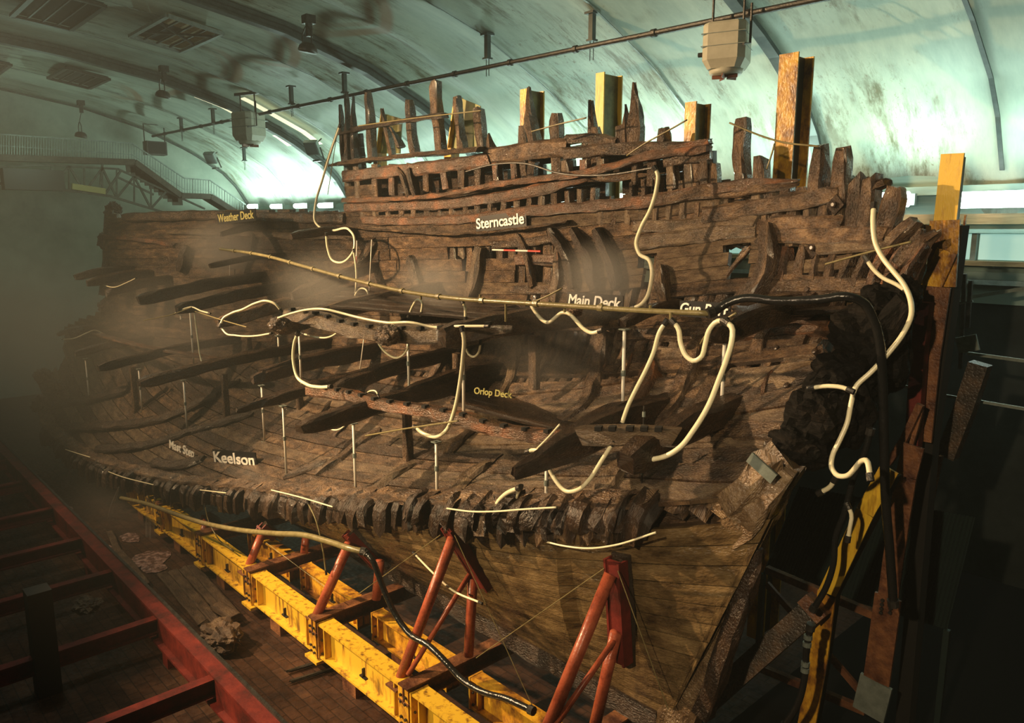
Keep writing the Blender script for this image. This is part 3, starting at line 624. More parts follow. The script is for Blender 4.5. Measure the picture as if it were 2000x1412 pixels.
# --- timbers lying on the inner face: (kind, pixels, width m, depth m, offset, end, end, material)
def onhull(name,px,wd,dp,off,e0='flat',e1='flat',mt=None,rough=.02,tw=(1,1),lab=None):
    P=[hull(x,y,off) for x,y in px]; N=[nor(*uv(x,y)) for x,y in px]
    V,Fc,U=timber_geo(P,wd,dp,N,rough,e0,e1,.16,tw); mb=MB(); mb.add(V,Fc,U)
    return part(name,mb,mt or OAK,**({'label':lab} if lab else {}))
R=[ # sterncastle and stern stringers
([(637,325),(680,318),(760,308),(850,300),(946,291)],.12,.5,.28,'point','jag'),([(672,345),(760,336),(850,326),(955,312)],.34,.2,.12,'flat','jag'),
([(950,304),(1000,300),(1050,292),(1108,290)],.40,.16,.1,'jag','jag'),([(1108,300),(1180,292),(1260,290),(1330,290),(1386,288)],.26,.18,.12,'jag','worn'),([(1110,272),(1150,270),(1200,280)],.22,.14,.1,'jag','jag'),
([(677,392),(760,389),(845,384),(985,358),(1125,340),(1200,325),(1265,306),(1310,298),(1385,290)],.15,.26,.22,'jag','worn'),([(677,406),(780,403),(880,398),(1037,374),(1150,350)],.26,.2,.14,'flat','point'),
([(1100,352),(1200,348),(1300,338)],.12,.12,.1,'point','point'),([(712,430),(820,431),(930,426),(1030,413),(1167,402),(1300,388),(1405,368),(1480,360),(1560,352)],.24,.22,.16,'flat','point'),
([(700,444),(780,450),(870,456),(960,452),(1050,442),(1110,433)],.06,.34,.26,'jag','jag'),
([(1310,292),(1350,285),(1388,276)],.16,.2,.18,'flat','worn'),([(1300,315),(1350,308),(1390,302)],.24,.16,.12,'flat','worn'),
([(1300,388),(1400,374),(1440,372),(1560,360)],.24,.18,.2,'flat','point'),([(1378,420),(1475,406),(1560,392),(1640,378)],.3,.2,.18,'flat','worn'),
([(1240,440),(1330,440),(1400,433),(1478,430)],.26,.16,.14,'flat','jag'),([(1242,474),(1320,466),(1400,455),(1480,448)],.3,.16,.14,'flat','flat'),
([(1508,436),(1580,436),(1650,438)],.26,.2,.18,'flat','flat'),([(1508,460),(1600,461),(1700,460),(1735,458)],.28,.22,.2,'flat','worn'),([(1600,486),(1680,480),(1745,472)],.22,.18,.2,'flat','worn'),
([(1010,507),(1080,508),(1112,508)],.26,.14,.12,'flat','flat'),([(965,478),(1040,470),(1110,462)],.2,.12,.12,'jag','flat'),([(1000,566),(1080,566),(1130,564)],.2,.14,.12,'flat','flat'),
([(1500,565),(1560,562),(1590,561)],.3,.2,.16,'flat','flat'),([(1592,560),(1660,563),(1715,566)],.3,.2,.16,'flat','worn'),([(1520,545),(1570,545),(1640,552)],.12,.16,.2,'jag','jag'),
([(1420,618),(1500,620),(1600,618),(1745,612)],.22,.3,.26,'jag','point'),([(1500,636),(1560,632),(1612,634)],.12,.3,.35,'jag','jag'),([(1400,652),(1500,646),(1600,642),(1680,640)],.3,.2,.14,'flat','jag'),
([(1240,652),(1320,656),(1392,660)],.24,.16,.14,'flat','flat'),([(1280,690),(1340,695)],.3,.14,.12,'flat','flat'),([(1480,685),(1540,690),(1610,695)],.26,.14,.12,'flat','worn'),
([(1420,740),(1500,750),(1560,764)],.42,.16,.14,'flat','worn'),([(1330,770),(1390,775),(1420,780)],.34,.18,.14,'flat','worn'),([(1375,838),(1440,845),(1520,852)],.44,.2,.16,'flat','jag'),([(1370,862),(1440,868),(1500,874)],.2,.16,.12,'flat','jag'),
([(330,452),(450,455),(560,460),(700,462)],.2,.2,.12,'jag','flat'),([(240,425),(400,420),(540,424),(676,426)],.34,.22,.16,'worn','flat'),([(205,462),(270,468),(340,478)],.16,.14,.14,'jag','jag'),
]
for q in R: onhull('stringer',q[0],q[1],q[2],q[3],q[4],q[5],random.choice([OAK,OAK,RUSTW,PALE]),.025)
def wpx(x,y,n): return n*((hull(x,y)-CP)@FW)/1500
# upright stumps of the sterncastle and the stern (top first)
PO=[((665,205),(669,262),(673,320),.12,0),((677,181),(679,240),(682,318),.17,0),((690,188),(691,250),(694,320),.11,0),((719,180),(723,240),(728,318),.2,1),((745,212),(757,255),(768,310),.16,0),((762,248),(774,268),(784,288),.1,0),
((799,196),(803,250),(810,300),.22,1),((851,168),(854,230),(862,298),.28,2),((893,188),(897,235),(904,292),.19,1),((935,215),(938,250),(945,292),.26,2),((956,262),(959,280),(965,300),.12,0),
((1033,170),(1036,225),(1048,290),.3,0),((1022,245),(1026,300),(1032,350),.26,1),((1087,222),(1089,280),(1092,340),.27,1),((1153,195),(1157,250),(1166,310),.25,0),((1163,250),(1166,290),(1170,318),.3,1),((1144,266),(1148,290),(1150,320),.2,1),
((1222,203),(1223,250),(1222,300),.2,0),((1215,245),(1217,275),(1219,302),.26,1),((1239,160),(1241,220),(1242,300),.34,0),((1297,250),(1297,275),(1297,300),.22,1),((1362,282),(1364,330),(1366,372),.26,1),
((1450,230),(1449,300),(1452,362),.27,1),((1487,318),(1488,350),(1490,380),.26,2),((1604,284),(1600,340),(1597,400),.27,1),((1645,290),(1644,340),(1641,400),.26,1),((1396,320),(1396,350),(1398,380),.2,1),
((1752,366),(1745,410),(1724,470),.30,1),((1702,356),(1697,400),(1690,470),.26,2),((1676,352),(1674,410),(1670,470),.28,2),((1790,430),(1768,450),(1740,478),.24,1),((1806,448),(1786,485),(1760,520),.24,0),((1834,453),(1806,470),(1788,510),.20,0),((1733,355),(1715,362),(1696,372),.14,1)]
for a,b,c,wd,e in PO: onhull('upright_timber',[c,b,a],wd,.24,-.10 if a[0]<1590 else .02,'flat',['point','worn','jag'][e],OAK if a[0]>700 else DARK,.035)
for a,b,wd in [((690,252),(845,228),.12),((665,262),(790,236),.07),((845,228),(870,226),.14)]: onhull('top_rail',[a,b],wd,.2,.02,'jag','jag',DARK,.02)
# futtocks showing in the stern between the stringers
for i,(x0,x1,y0,y1,l0,l1) in enumerate([(1520,1800,480,560,-.10,-.62),]):
    for x in np.arange(1535,1790,31):
        f=(x-1500)/300.; L_=80; dx=f*46; onhull('stern_futtock',[(x-dx*.5,y1+8),(x,(y0+y1)/2),(x+dx*.6,y0)],wpx(x,520,random.uniform(19,24)),.24,.04,'flat','worn',random.choice([OAK,RUSTW,OAK]),.03)
for x in np.arange(1518,1700,30):
    onhull('stern_futtock',[(x,482),(x+2,436),(x+5,388)],wpx(x,436,random.uniform(17,22)),.2,.02,'flat','flat',random.choice([OAK,PALE]),.02)
for x in np.arange(1505,1600,32): onhull('stern_futtock',[(x,400),(x+1,366)],.22,.2,.02,'flat','flat',OAK,.02)
for x in np.arange(700,1500,34):
    if any(abs(x-q)<16 for q in (1060,1205)): continue
    yA=float(np.interp(x,[680,950,1150,1385,1500],[322,318,312,300,372])); yB=float(np.interp(x,[680,985,1125,1385,1500],[390,358,345,378,400]))
    if yB-yA>10 and not(1380<x<1440): onhull('castle_frame',[(x+random.uniform(-5,5),yB),(x+random.uniform(-3,3),yA)],wpx(x,yA,random.uniform(16,23)),.2,.04,'flat','flat',random.choice([OAK,PALE,RUSTW]),.02)
for x in np.arange(712,1500,25):
    yA=float(np.interp(x,[712,930,1167,1300,1500],[414,400,366,345,380])); yB=float(np.interp(x,[712,930,1167,1300,1500],[428,422,400,388,384]))
    if yB-yA>8 and not(1186<x<1222): onhull('castle_frame',[(x,yB),(x+random.uniform(-2,2),yA)],wpx(x,yA,random.uniform(12,18)),.2,.04,'flat','flat',random.choice([OAK,PALE,OAK]),.02)
for x in list(range(1175,1500,27)): onhull('castle_frame',[(x,438),(x+2,404+ (x-1175)*-.05)],wpx(x,420,random.uniform(15,19)),.2,.02,'flat','flat',random.choice([OAK,PALE]),.02)
# riders and knees: curved timbers up the hull side
K=[([(975,792),(998,742),(1012,665)],.24,.22,PALE),([(1085,832),(1140,800),(1168,735),(1182,650)],.32,.34,OAK),([(1205,838),(1238,800),(1262,765),(1276,712)],.34,.36,RUSTW),([(1245,852),(1292,826),(1335,765),(1368,662)],.34,.36,OAK),
([(1330,850),(1372,800),(1410,725),(1420,700)],.34,.34,OAK),([(822,775),(842,745),(872,690)],.26,.24,OAK),([(620,930),(668,900),(700,870),(745,845)],.34,.3,OAK),([(722,972),(765,938),(812,908)],.38,.3,PALE),([(880,975),(918,940),(958,908)],.38,.3,PALE),
([(878,890),(905,862),(930,838)],.34,.28,OAK),([(1175,972),(1200,935),(1232,898)],.42,.34,PALE),([(560,935),(590,925),(640,905)],.3,.26,DARK),([(140,836),(240,832),(330,818),(425,775)],.4,.34,DARK),([(105,790),(180,780),(250,762)],.34,.3,DARK),
([(189,880),(290,872),(380,845),(495,812)],.34,.3,DARK),([(650,860),(680,830),(700,812)],.24,.24,DARK),([(590,850),(620,820),(650,785)],.26,.24,OAK),([(380,800),(420,770),(470,745)],.3,.24,DARK),([(300,905),(350,912),(400,900)],.36,.3,DARK),
([(1040,760),(1060,720),(1080,680)],.22,.18,OAK),([(1480,700),(1486,670),(1500,650)],.3,.2,OAK),
# standing and hanging knees of the upper decks
([(915,588),(930,545),(938,482)],.3,.34,PALE),([(845,596),(822,560),(802,500)],.3,.34,OAK),([(1082,590),(1088,545),(1094,480)],.24,.2,PALE),([(1450,592),(1490,560),(1509,500),(1502,440)],.34,.5,OAK),([(1302,602),(1297,560),(1295,520)],.22,.4,OAK),([(1420,538),(1442,510),(1464,484)],.07,.08,OAK),
([(1120,562),(1110,500),(1078,448)],.22,.4,DARK),([(1165,566),(1152,500),(1122,448)],.22,.4,DARK),([(1208,560),(1195,500),(1168,446)],.22,.4,DARK),([(1040,560),(1030,500),(1010,460)],.2,.2,OAK),
([(640,560),(690,530),(735,470)],.24,.3,OAK),([(350,530),(358,500),(365,480)],.3,.3,DARK),([(470,545),(490,500),(495,455)],.26,.26,DARK),([(800,385),(793,350),(780,330)],.16,.3,OAK),([(815,382),(806,350),(802,330)],.12,.3,DARK)]
for px,wd,dp,mt in K: onhull('rider_timber',px,wd,dp,.2+dp*.3,'worn','worn',mt,.04)
for px,wd in [([(1088,485),(1090,525)],.12),([(1190,830),(1215,745),(1235,690)][1:],.06),([(1305,800),(1322,770),(1328,735)],.05),([(1490,772),(1496,745),(1508,724)],.13),([(1170,770),(1165,745),(1182,712)],.08)]:
    onhull('split_plank',px,wd,.1,.5,'point','point',RUSTW,.02)
# diamond washers and bolts
for x,y in [(1488,472),(1632,400),(1590,485),(1430,838),(1520,683),(1595,690),(1540,757),(1580,568),(1700,565)]:
    p=hull(x,y,.34); nn=nor(*uv(x,y)); a=np.cross(nn,(0,0,1)); a/=np.linalg.norm(a); b=np.cross(a,nn); mb=MB()
    d=(a+b)/1.414; e=(a-b)/1.414; mb.box(p,(.24,.24,.03),(d,e,nn)); mb.lathe(p,[(.05,0),(.05,.07),(.03,.08)],8,nn); part('bolt_plate',mb,DARK)
# eroded masses at the torn stern; near-black colour paints the void's shade
def lump(name,px,py,Y,rx,rz,mt,amp=.35,ry=None,seed=0):
    import bmesh
    bm=bmesh.new(); bmesh.ops.create_icosphere(bm,subdivisions=4,radius=1); c=at(px,py,Y=Y); V=[]
    for v in bm.verts:
        q=Vector(v.co); h=1+amp*(noise.noise(q*1.6+Vector((seed,0,0)))+.6*noise.noise(q*3.7+Vector((seed,5,0)))+.4*noise.noise(q*8+Vector((seed,9,0))))
        V.append(c+np.array([q.x*rx*h,q.y*(ry or rx)*h,q.z*rz*h]))
    Fc=[tuple(v.index for v in f.verts) for f in bm.faces]; U=[(v[0]+v[1],v[2]) for v in V]; bm.free(); mb=MB(); mb.add(V,Fc,U); return mb
for i,(x,y,Y,rx,rz) in enumerate([(1700,660,11.2,.5,.55),(1650,740,10.8,.5,.42),(1730,610,11.4,.4,.4),(1605,815,10.3,.42,.5),(1560,875,10,.4,.3),(1735,690,11.3,.3,.6),(1665,800,10.6,.3,.45),(1755,580,11.6,.3,.3)]):
    part('eroded_wood',lump('e',x,y,Y,rx,rz,VOID,.3,None,i*3.3),VOID)
for px in [[(1575,870),(1600,800),(1680,700)],[(1560,880),(1640,840),(1700,720)],[(1700,700),(1730,640),(1770,590)],[(1500,960),(1545,900),(1580,830)]]:
    P=[at(x,y,Y=10.9) for x,y in px]; V,Fc,U=timber_geo(P,.3,.3,(0,-1,0),.08,'jag','worn'); mb=MB(); mb.add(V,Fc,U); part('transom_timber',mb,VOID)
for i,(x,y,Y,rx,rz) in enumerate([(222,415,9.6,.35,.4),(205,470,9.4,.25,.3),(85,735,6.7,.35,.3),(78,790,6.4,.3,.3),(195,545,9,.4,.2),(150,650,7.8,.5,.2),(110,760,6.9,.5,.35),(210,600,8.8,.4,.3)]):
    part('eroded_wood',lump('e',x,y,Y,rx,rz,DARK,.4,.3,20+i*2.1),DARK)
# --- deck beams: tip pixel, root pixel, height, width
def deckbeam(tip,root,h,w_,mt,e='worn',name='deck_beam',camber=.1):
    r=hit(*root); tp=at(*tip,X=r[0]); md=(r+tp)/2+np.array([0,0,camber]); r2=r+(r-tp)/np.linalg.norm(r-tp)*.2
    V,Fc,U=timber_geo([tp,md,r2],w_,h,(0,0,1),.03,e,'flat',.2); mb=MB(); mb.add(V,Fc,U); part(name,mb,mt); return tp,r
B=[((146,541),(262,528),.3,.3),((170,554),(300,536),.34,.3),((207,573),(335,547),.36,.32),((270,588),(520,540),.36,.32),((346,606),(600,556),.34,.32),((424,632),(690,570),.36,.34),((538,642),(860,565),.42,.36),((862,660),(1190,612),.44,.36),((742,658),(940,600),.34,.3),
((112,655),(180,640),.16,.4),((146,691),(300,664),.26,.28),((192,720),(470,662),.28,.3),((272,749),(650,668),.3,.3),((492,742),(740,690),.3,.3),((508,728),(745,674),.22,.26),((462,802),(800,716),.3,.32),((655,760),(890,690),.34,.3),((584,838),(970,738),.34,.32),((1004,922),(1300,800),.5,.42),((1222,905),(1430,800),.42,.4),
((568,462),(700,456),.26,.26),((432,458),(520,446),.22,.24),((410,520),(560,500),.2,.24),((570,580),(740,520),.3,.3),((1390,655),(1600,600),.34,.36),((1130,835),(1290,790),.26,.26),((790,770),(980,720),.3,.26),((1215,632),(1330,600),.2,.26)]
for i,(a,b,h,w_) in enumerate(B): deckbeam(a,b,h,w_,DARK if i not in (5,6,7) else OAK,'worn' if i not in (15,18) else 'point')
# half beams and carlings with mortises: pixels with depth Y
def free(name,px,wd,dp,nrm,mt,e0='flat',e1='flat',rough=.02,mort=0):
    P=[at(x,y,Y=Y) for x,y,Y in px]; V,Fc,U=timber_geo(P,wd,dp,nrm,rough,e0,e1,.15); mb=MB(); mb.add(V,Fc,U); o=part(name,mb,mt)
    if mort:
        S_=smoothpath(P,.05)
        for k in range(1,mort):
            c=S_[int(len(S_)*k/mort)]+np.array([0,0,dp/2+.005]); d=S_[min(len(S_)-1,int(len(S_)*k/mort)+1)]-S_[int(len(S_)*k/mort)-1]; d/=np.linalg.norm(d); sd=np.cross(d,(0,0,1)); sd*=1 if sd[1]<0 else -1
            mb=MB(); mb.box(c+sd*wd*.4,(.10,.12,.06),(d,sd,np.array([0,0,1.]))); mb.build('mortise',BLK,o)
free('carling',[(562,614,7.9),(620,622,8.0),(700,646,8.1),(800,655,8.35),(900,652,8.7),(1000,643,9.2)],.34,.3,(0,0,1),PALE,'worn','point',.03,14)
free('carling',[(700,628,8.5),(800,640,8.8),(940,632,9.3)],.22,.12,(0,0,1),PALE,'point','point',.02)
free('carling',[(606,762,8.6),(680,772,8.6),(750,790,8.6),(850,806,8.8),(905,818,8.9),(960,835,9.0),(1030,848,9.1),(1118,856,9.2)],.26,.24,(0,0,1),RUSTW,'flat','worn',.02,16)
free('carling',[(1146,850,8.2),(1230,850,8.5),(1316,852,8.8)],.3,.26,(0,0,1),PALE,'jag','jag',.02,6)
free('deck_plank',[(188,652,8.2),(300,680,8.6),(445,704,9.8)],.3,.08,(0,0,1),RUSTW,'jag','worn',.02)
free('deck_plank',[(1440,603,10.6),(1540,608,11),(1650,604,11.4)],.5,.08,(0,0,1),DARK,'jag','jag',.02)
for x,y,Y,s in [(757,656,8.0,.4),(545,634,7.6,.36),(1122,606,10,.22),(1055,775,0,.2)]: 
    if Y: mb=lump('b',x,y,Y,s*.7,s*.5,OAK,.2,s*.6,x); part('broken_beam_end',mb,OAK)
# dark planked decks lying on the beams
def deckpatch(px,n=5):
    """planks laid side by side between two fore-and-aft lines of pixels on the hull and free in the air"""
    (a0,a1),(b0,b1)=px; A0,A1,B0,B1=[at(x,y,Y=Y) for x,y,Y in (a0,a1,b0,b1)]
    for k in range(n):
        f=(k+.5)/n; p=A0*(1-f)+B0*f; q=A1*(1-f)+B1*f; wd=np.linalg.norm(B0-A0)/n*.94
        V,Fc,U=timber_geo([p,(p+q)/2,q],wd,.07,(0,0,1),.012,'jag','jag',.3); mb=MB(); mb.add(V,Fc,U); part('deck_plank',mb,DARK)
deckpatch((((905,790,10.2),(1130,850,10.2)),((900,748,12.0),(1160,800,12.2))),5)
deckpatch((((640,600,9.6),(960,625,10.0)),((700,560,12.2),(1000,592,12.4))),5)
# stanchions
for x0,y0,x1,y1 in [(252,716,266,806),(341,690,346,780),(437,730,443,822),(1048,655,1043,760),(485,660,487,700),(582,760,586,800),(791,800,797,905),(893,690,893,760)]:
    p=hull(x1,y1,.15) if y1>790 else at(x1,y1,Y=11.2); 
    z=p[2]
    for _ in range(3):
        yy=pr(np.array([p[0],p[1],z]))[1]; z+=(yy-y0)*np.linalg.norm(p-CP)/1500
    V,Fc,U=timber_geo([p,np.array([p[0],p[1],z])],.2,.18,(0,-1,0),.02); mb=MB(); mb.add(V,Fc,U); part('stanchion',mb,OAK)
# ---------------------------------------------------------------- yellow cradle girders
JX=[-29.6,-26.3,-23.06,-19.95,-16.9,-13.75,-10.45,-7.3,-4.4]
def plate_bolts(mb,c,Xd,w_,h_,n=3):
    for a in (-1,1):
        for b in np.linspace(-.4,.4,n): mb.lathe(c+np.array([0,a*w_*.33,b*h_]),[(.025,0),(.025,.03)],6,(Xd,0,0))
def girder(xa,xb,Y,z0,z1,fw_,label,group,mt,feet=True):
    t=empty('steel_girder',((xa+xb)/2,Y,z0),label,'girder',group)
    mb=MB(); L_=xb-xa; c=(xa+xb)/2
    mb.box((c,Y,z1-.02),(L_,fw_,.045)); mb.box((c,Y,z0+.02),(L_,fw_,.045)); mb.build('flange',mt,t)
    mb=MB(); mb.box((c,Y,(z0+z1)/2),(L_,.03,z1-z0-.08)); mb.build('web',mt,t)
    for x,s in ((xa,1),(xb,-1)):
        mb=MB(); mb.box((x+.02*s,Y,(z0+z1)/2),(.04,fw_*1.08,z1-z0+.02)); mb.build('end_plate',YELR,t)
        mb=MB(); plate_bolts(mb,np.array([x+.04*s,Y,(z0+z1)/2]),s,fw_,(z1-z0)); mb.build('bolt_row',IRON,t)
        mb=MB(); mb.box((x+.22*s,Y-fw_*.24,(z0+z1)/2),(.03,fw_*.44,z1-z0-.1)); mb.build('stiffener',mt,t)
    if feet:
        mb=MB(); mb.box((c+.3,Y-.2,(z0+z1)/2),(.22,.06,.03)); mb.box((c+.3,Y-.2,(z0+z1)/2+.08),(.03,.06,.2)); mb.build('lifting_lug',IRON,t)
        mb=MB(); mb.box((c-.4,Y,z0/2),(.5,fw_*.7,z0)); mb.build('foot',RUST,t)
    return t
FG=['farthest toward the bow, half lost in mist','second from the bow','third from the bow','fourth from the bow','fifth from the bow with peeling web','nearest, cut by the bottom picture edge','hidden end past the picture']
for i in range(1,7): girder(JX[i]+.16,JX[i+1]-.16,7.28,.34,1.1,.36,'bright yellow steel girder of the front row, '+FG[i-1],'front row of yellow girders',YEL)
BGN=['at the mist end','behind the third red strut','behind the tall red tripod','nearest to the hull corner']
for i,(a,b) in enumerate([(-19.7,-17.1),(-16.7,-13.9),(-13.5,-10.7),(-10.2,-7.3)]): girder(a+.12,b-.05,8.42,.38,1.0,.30,'stained yellow girder of the back row below the hull, '+BGN[i],'back row of yellow girders',YELR,True)
# cross members at the joints with splice posts
CN=['at the far end of the cradle','below the farthest red strut','below the second red strut','below the middle red strut','below the tall red tripod','below the nearest red tripod']
for i,x in enumerate(JX[2:8]):
    t=empty('cross_member',(x,8.5,1.0),'rust red steel cross member '+CN[i],'cross member','cross members of the cradle')
    mb=MB(); mb.box((x,8.9,1.16),(.3,3.7,.035)); mb.box((x,8.9,.86),(.3,3.7,.035)); mb.box((x,8.9,1.0),(.03,3.7,.28)); mb.build('beam',RUST,t)
    mb=MB(); mb.box((x,7.22,.70),(.26,.30,.86)); mb.build('splice_post',YELR,t)
    mb=MB()
    for z in (.42,.55,.85,.98): 
        for q in (-.07,.07): mb.lathe(np.array([x+q,7.06,z]),[(.03,0),(.03,.03)],6,(0,-1,0))
    mb.build('bolt_row',IRON,t)
    mb=MB(); mb.box((x,7.2,.26),(.5,.42,.06)); mb.build('base_plate',YEL,t)
# red raking shores under the hull
def shore(label,foot,head,leg2,head2,brace,pad,r=.085):
    t=empty('raking_shore',foot,label,'shore','red tubular shores under the hull')
    mb=MB(); mb.tube([foot,head],r,14); mb.build('raking_tube',RED,t,smooth=True)
    if leg2 is not None: mb=MB(); mb.tube([leg2,head2],r*.95,14); mb.build('upright_tube',RED,t,smooth=True)
    if brace is not None: mb=MB(); mb.tube(brace,r*.5,10); mb.build('brace_tube',RED,t,smooth=True)
    mb=MB(); mb.box(np.array(foot)-np.array([0,0,.02]),(.34,.34,.04)); mb.build('foot_plate',RUST,t)
    if pad is not None:
        a,b,w_,dp,wood=pad; d=(b-a)/np.linalg.norm(b-a); up=np.array([0,-1,0]) 
        mb=MB(); mb.bar(a,b,w_,.05,(0,-1,0)); mb.bar(a+np.array([w_/2,.06,0]),b+np.array([w_/2,.06,0]),.04,.22,(0,-1,0)); mb.bar(a+np.array([-w_/2,.06,0]),b+np.array([-w_/2,.06,0]),.04,.22,(0,-1,0)); mb.build('bearing_channel',CRIM,t)
        mb=MB(); V,Fc,U=timber_geo([a+np.array([0,.2,0])-d*.05,(a+b)/2+np.array([0,.22,0]),b+np.array([0,.2,0])+d*.1],w_*1.1,wood,(0,-1,0),.01); mb.add(V,Fc,U); mb.build('packing_timber',DARK,t)
def A(x,y,Y=None,X=None): return at(x,y,X=X,Y=Y)
f=np.array([-7.62,7.25,1.16]); h=A(1192,1122,Y=8.45); shore('nearest red shore tripod, its foot below the bottom picture edge',at(1062,1440,Y=7.2),h,at(1160,1425,Y=8.3),at(1203,1235,Y=8.5),[at(1082,1420,Y=7.3),at(1203,1245,Y=8.48)],(at(1197,1095,Y=8.55),at(1208,1295,Y=8.6),.26,.05,.16),.098)
shore('tall red shore tripod in the middle with dark wooden wedge',at(778,1335,Y=7.25),at(884,1052,Y=8.05),at(915,1280,Y=8.4),at(924,1128,Y=8.45),[at(797,1318,Y=7.3),at(918,1120,Y=8.4)],(at(872,1032,Y=8.1),at(944,1148,Y=8.5),.26,.05,.2),.098)
shore('red raking shore left of the tall tripod, black hose over its head',at(618,1203,Y=7.25),at(682,1062,Y=7.9),at(735,1170,Y=8.3),at(742,1095,Y=8.4),None,(at(674,1045,Y=7.98),at(735,1110,Y=8.45),.22,.05,.16),.105)
shore('second red shore from the bow end above a girder joint',at(482,1115,Y=7.25),at(512,1042,Y=7.7),at(594,1080,Y=8.3),at(598,1045,Y=8.4),None,(at(505,1030,Y=7.75),at(530,1050,Y=8.1),.2,.05,.14),.1)
shore('farthest short red shore seen below the broken hull edge',at(398,1040,Y=7.3),at(402,1018,Y=7.6),None,None,None,(at(396,1012,Y=7.6),at(410,1020,Y=7.9),.2,.05,.14),.1)
# red steel staging frame at the lower left
t=empty('staging_frame',(-20,4.85,.6),'crimson steel staging frame with crossbars running along the lower left','frame')
mb=MB(); Z=1.02; mb.box((-22,4.95,Z),(26,.34,.05)); mb.build('top_flange',CRIM,t)
mb=MB(); mb.box((-22,4.92,Z-.35),(26,.03,.66)); mb.build('web',CRIM,t)
mb=MB(); mb.box((-22,4.95,Z-.7),(26,.34,.05)); mb.build('bottom_flange',CRIM,t)
mb=MB(); mb.box((-22,5.1,Z+.05),(26,.06,.05)); mb.build('running_rail',IRON,t)
for x in (-32.6,-29.4,-25.9,-22.75,-19.95,-16.75,-13.65,-10.9): mb=MB(); mb.box((x,2.3,.78),(.22,5.2,.04)); mb.box((x,2.3,.62),(.03,5.2,.3)); mb.box((x,2.3,.47),(.22,5.2,.04)); mb.build('crossbar',CRIM,t)
for x in (-29,-22,-16,-11): mb=MB(); mb.box((x,4.95,.14),(.3,.3,.28)); mb.build('foot',CRIM,t)
# loose things on the floor
def floorpt(x,y,z=0): return at(x,y,Z=z)
def plank(a,b,w_,th,label,mt=DARK,nm='loose_plank',cat='plank',grp='planks lying on the floor',z=.06):
    P=[floorpt(*a,z),floorpt(*b,z)]; V,Fc,U=timber_geo(P,w_,th,(0,0,1),.012,'jag','jag',.3); mb=MB(); mb.add(V,Fc,U); tag(mb.build(nm,mt),label,cat,grp)
LP=mat('muddy_plank',(.035,.02,.012),.6,0,.4,[(.08,.048,.03),(.13,.085,.05)],2.5,.5,20,(1,4,1),'UV',.2,7)
plank((318,1122),(395,1215),.26,.08,'leftmost long muddy plank of the floor stack before the foam lump',LP)
plank((338,1117),(420,1212),.24,.09,'second long muddy plank from the left in the floor stack',LP,z=.07)
plank((358,1112),(440,1200),.24,.08,'long muddy plank beside the pale one in the floor stack',LP)
plank((375,1108),(462,1205),.24,.1,'rightmost long muddy plank of the floor stack, nearest the yellow girder',LP,z=.09)
plank((424,1184),(456,1203),.3,.14,'short thick offcut lying on the right end of the floor stack',LP,z=.2)
plank((215,1040),(245,1115),.18,.08,'dark plank beside the crimson frame in the splashing water',LP)
plank((235,1080),(285,1140),.2,.1,'dark plank end just right of the crimson frame',LP)
plank((567,1310),(640,1288),.07,.05,'upper thin bar lying below the front yellow girder',IRON,'loose_bar','bar','bars lying on the floor')
plank((572,1330),(668,1300),.07,.05,'lower thin bar lying below the front yellow girder',IRON,'loose_bar','bar','bars lying on the floor')
p=floorpt(432,1245,.2); mb=lump('foam',432,1240,p[1],.62,.26,PALE,.35,.4,3); tag(mb.build('crumpled_lump',LP),'crumpled brown lump lying at the end of the floor planks','debris')
mb=lump('foam',170,1182,3.9,.35,.14,PALE,.5,.25,8); o=mb.build('wet_bundle',LP); tag(o,'small wet bundle lying inside the crimson staging frame','debris')
mb=MB(); p=floorpt(95,1350); q=at(110,1190,X=None,Y=p[1]); 
mb.box((p[0],p[1],1.1),(.42,.42,2.2)); tag(mb.build('dark_bollard',mat('near_black',(.008,.008,.008),.7)),'black upright bollard in the dark lower left corner','bollard')
# ---------------------------------------------------------------- yellow cradle columns behind the ship
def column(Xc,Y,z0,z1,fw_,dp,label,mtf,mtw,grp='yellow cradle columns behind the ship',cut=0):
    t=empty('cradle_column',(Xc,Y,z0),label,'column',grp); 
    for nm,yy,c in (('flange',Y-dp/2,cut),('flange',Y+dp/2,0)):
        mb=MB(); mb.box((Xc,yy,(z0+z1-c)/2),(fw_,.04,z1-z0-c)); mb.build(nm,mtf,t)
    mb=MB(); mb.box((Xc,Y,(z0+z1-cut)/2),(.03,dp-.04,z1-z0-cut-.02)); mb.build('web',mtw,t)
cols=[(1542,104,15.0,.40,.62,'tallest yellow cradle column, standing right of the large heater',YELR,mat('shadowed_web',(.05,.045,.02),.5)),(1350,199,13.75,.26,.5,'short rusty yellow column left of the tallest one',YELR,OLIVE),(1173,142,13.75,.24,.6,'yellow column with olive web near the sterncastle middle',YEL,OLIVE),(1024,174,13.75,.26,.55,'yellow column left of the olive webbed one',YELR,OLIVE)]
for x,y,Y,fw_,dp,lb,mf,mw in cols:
    p=at(x,y,Y=Y-dp/2); column(p[0],Y,.2,p[2],fw_,dp,lb,mf,mw)
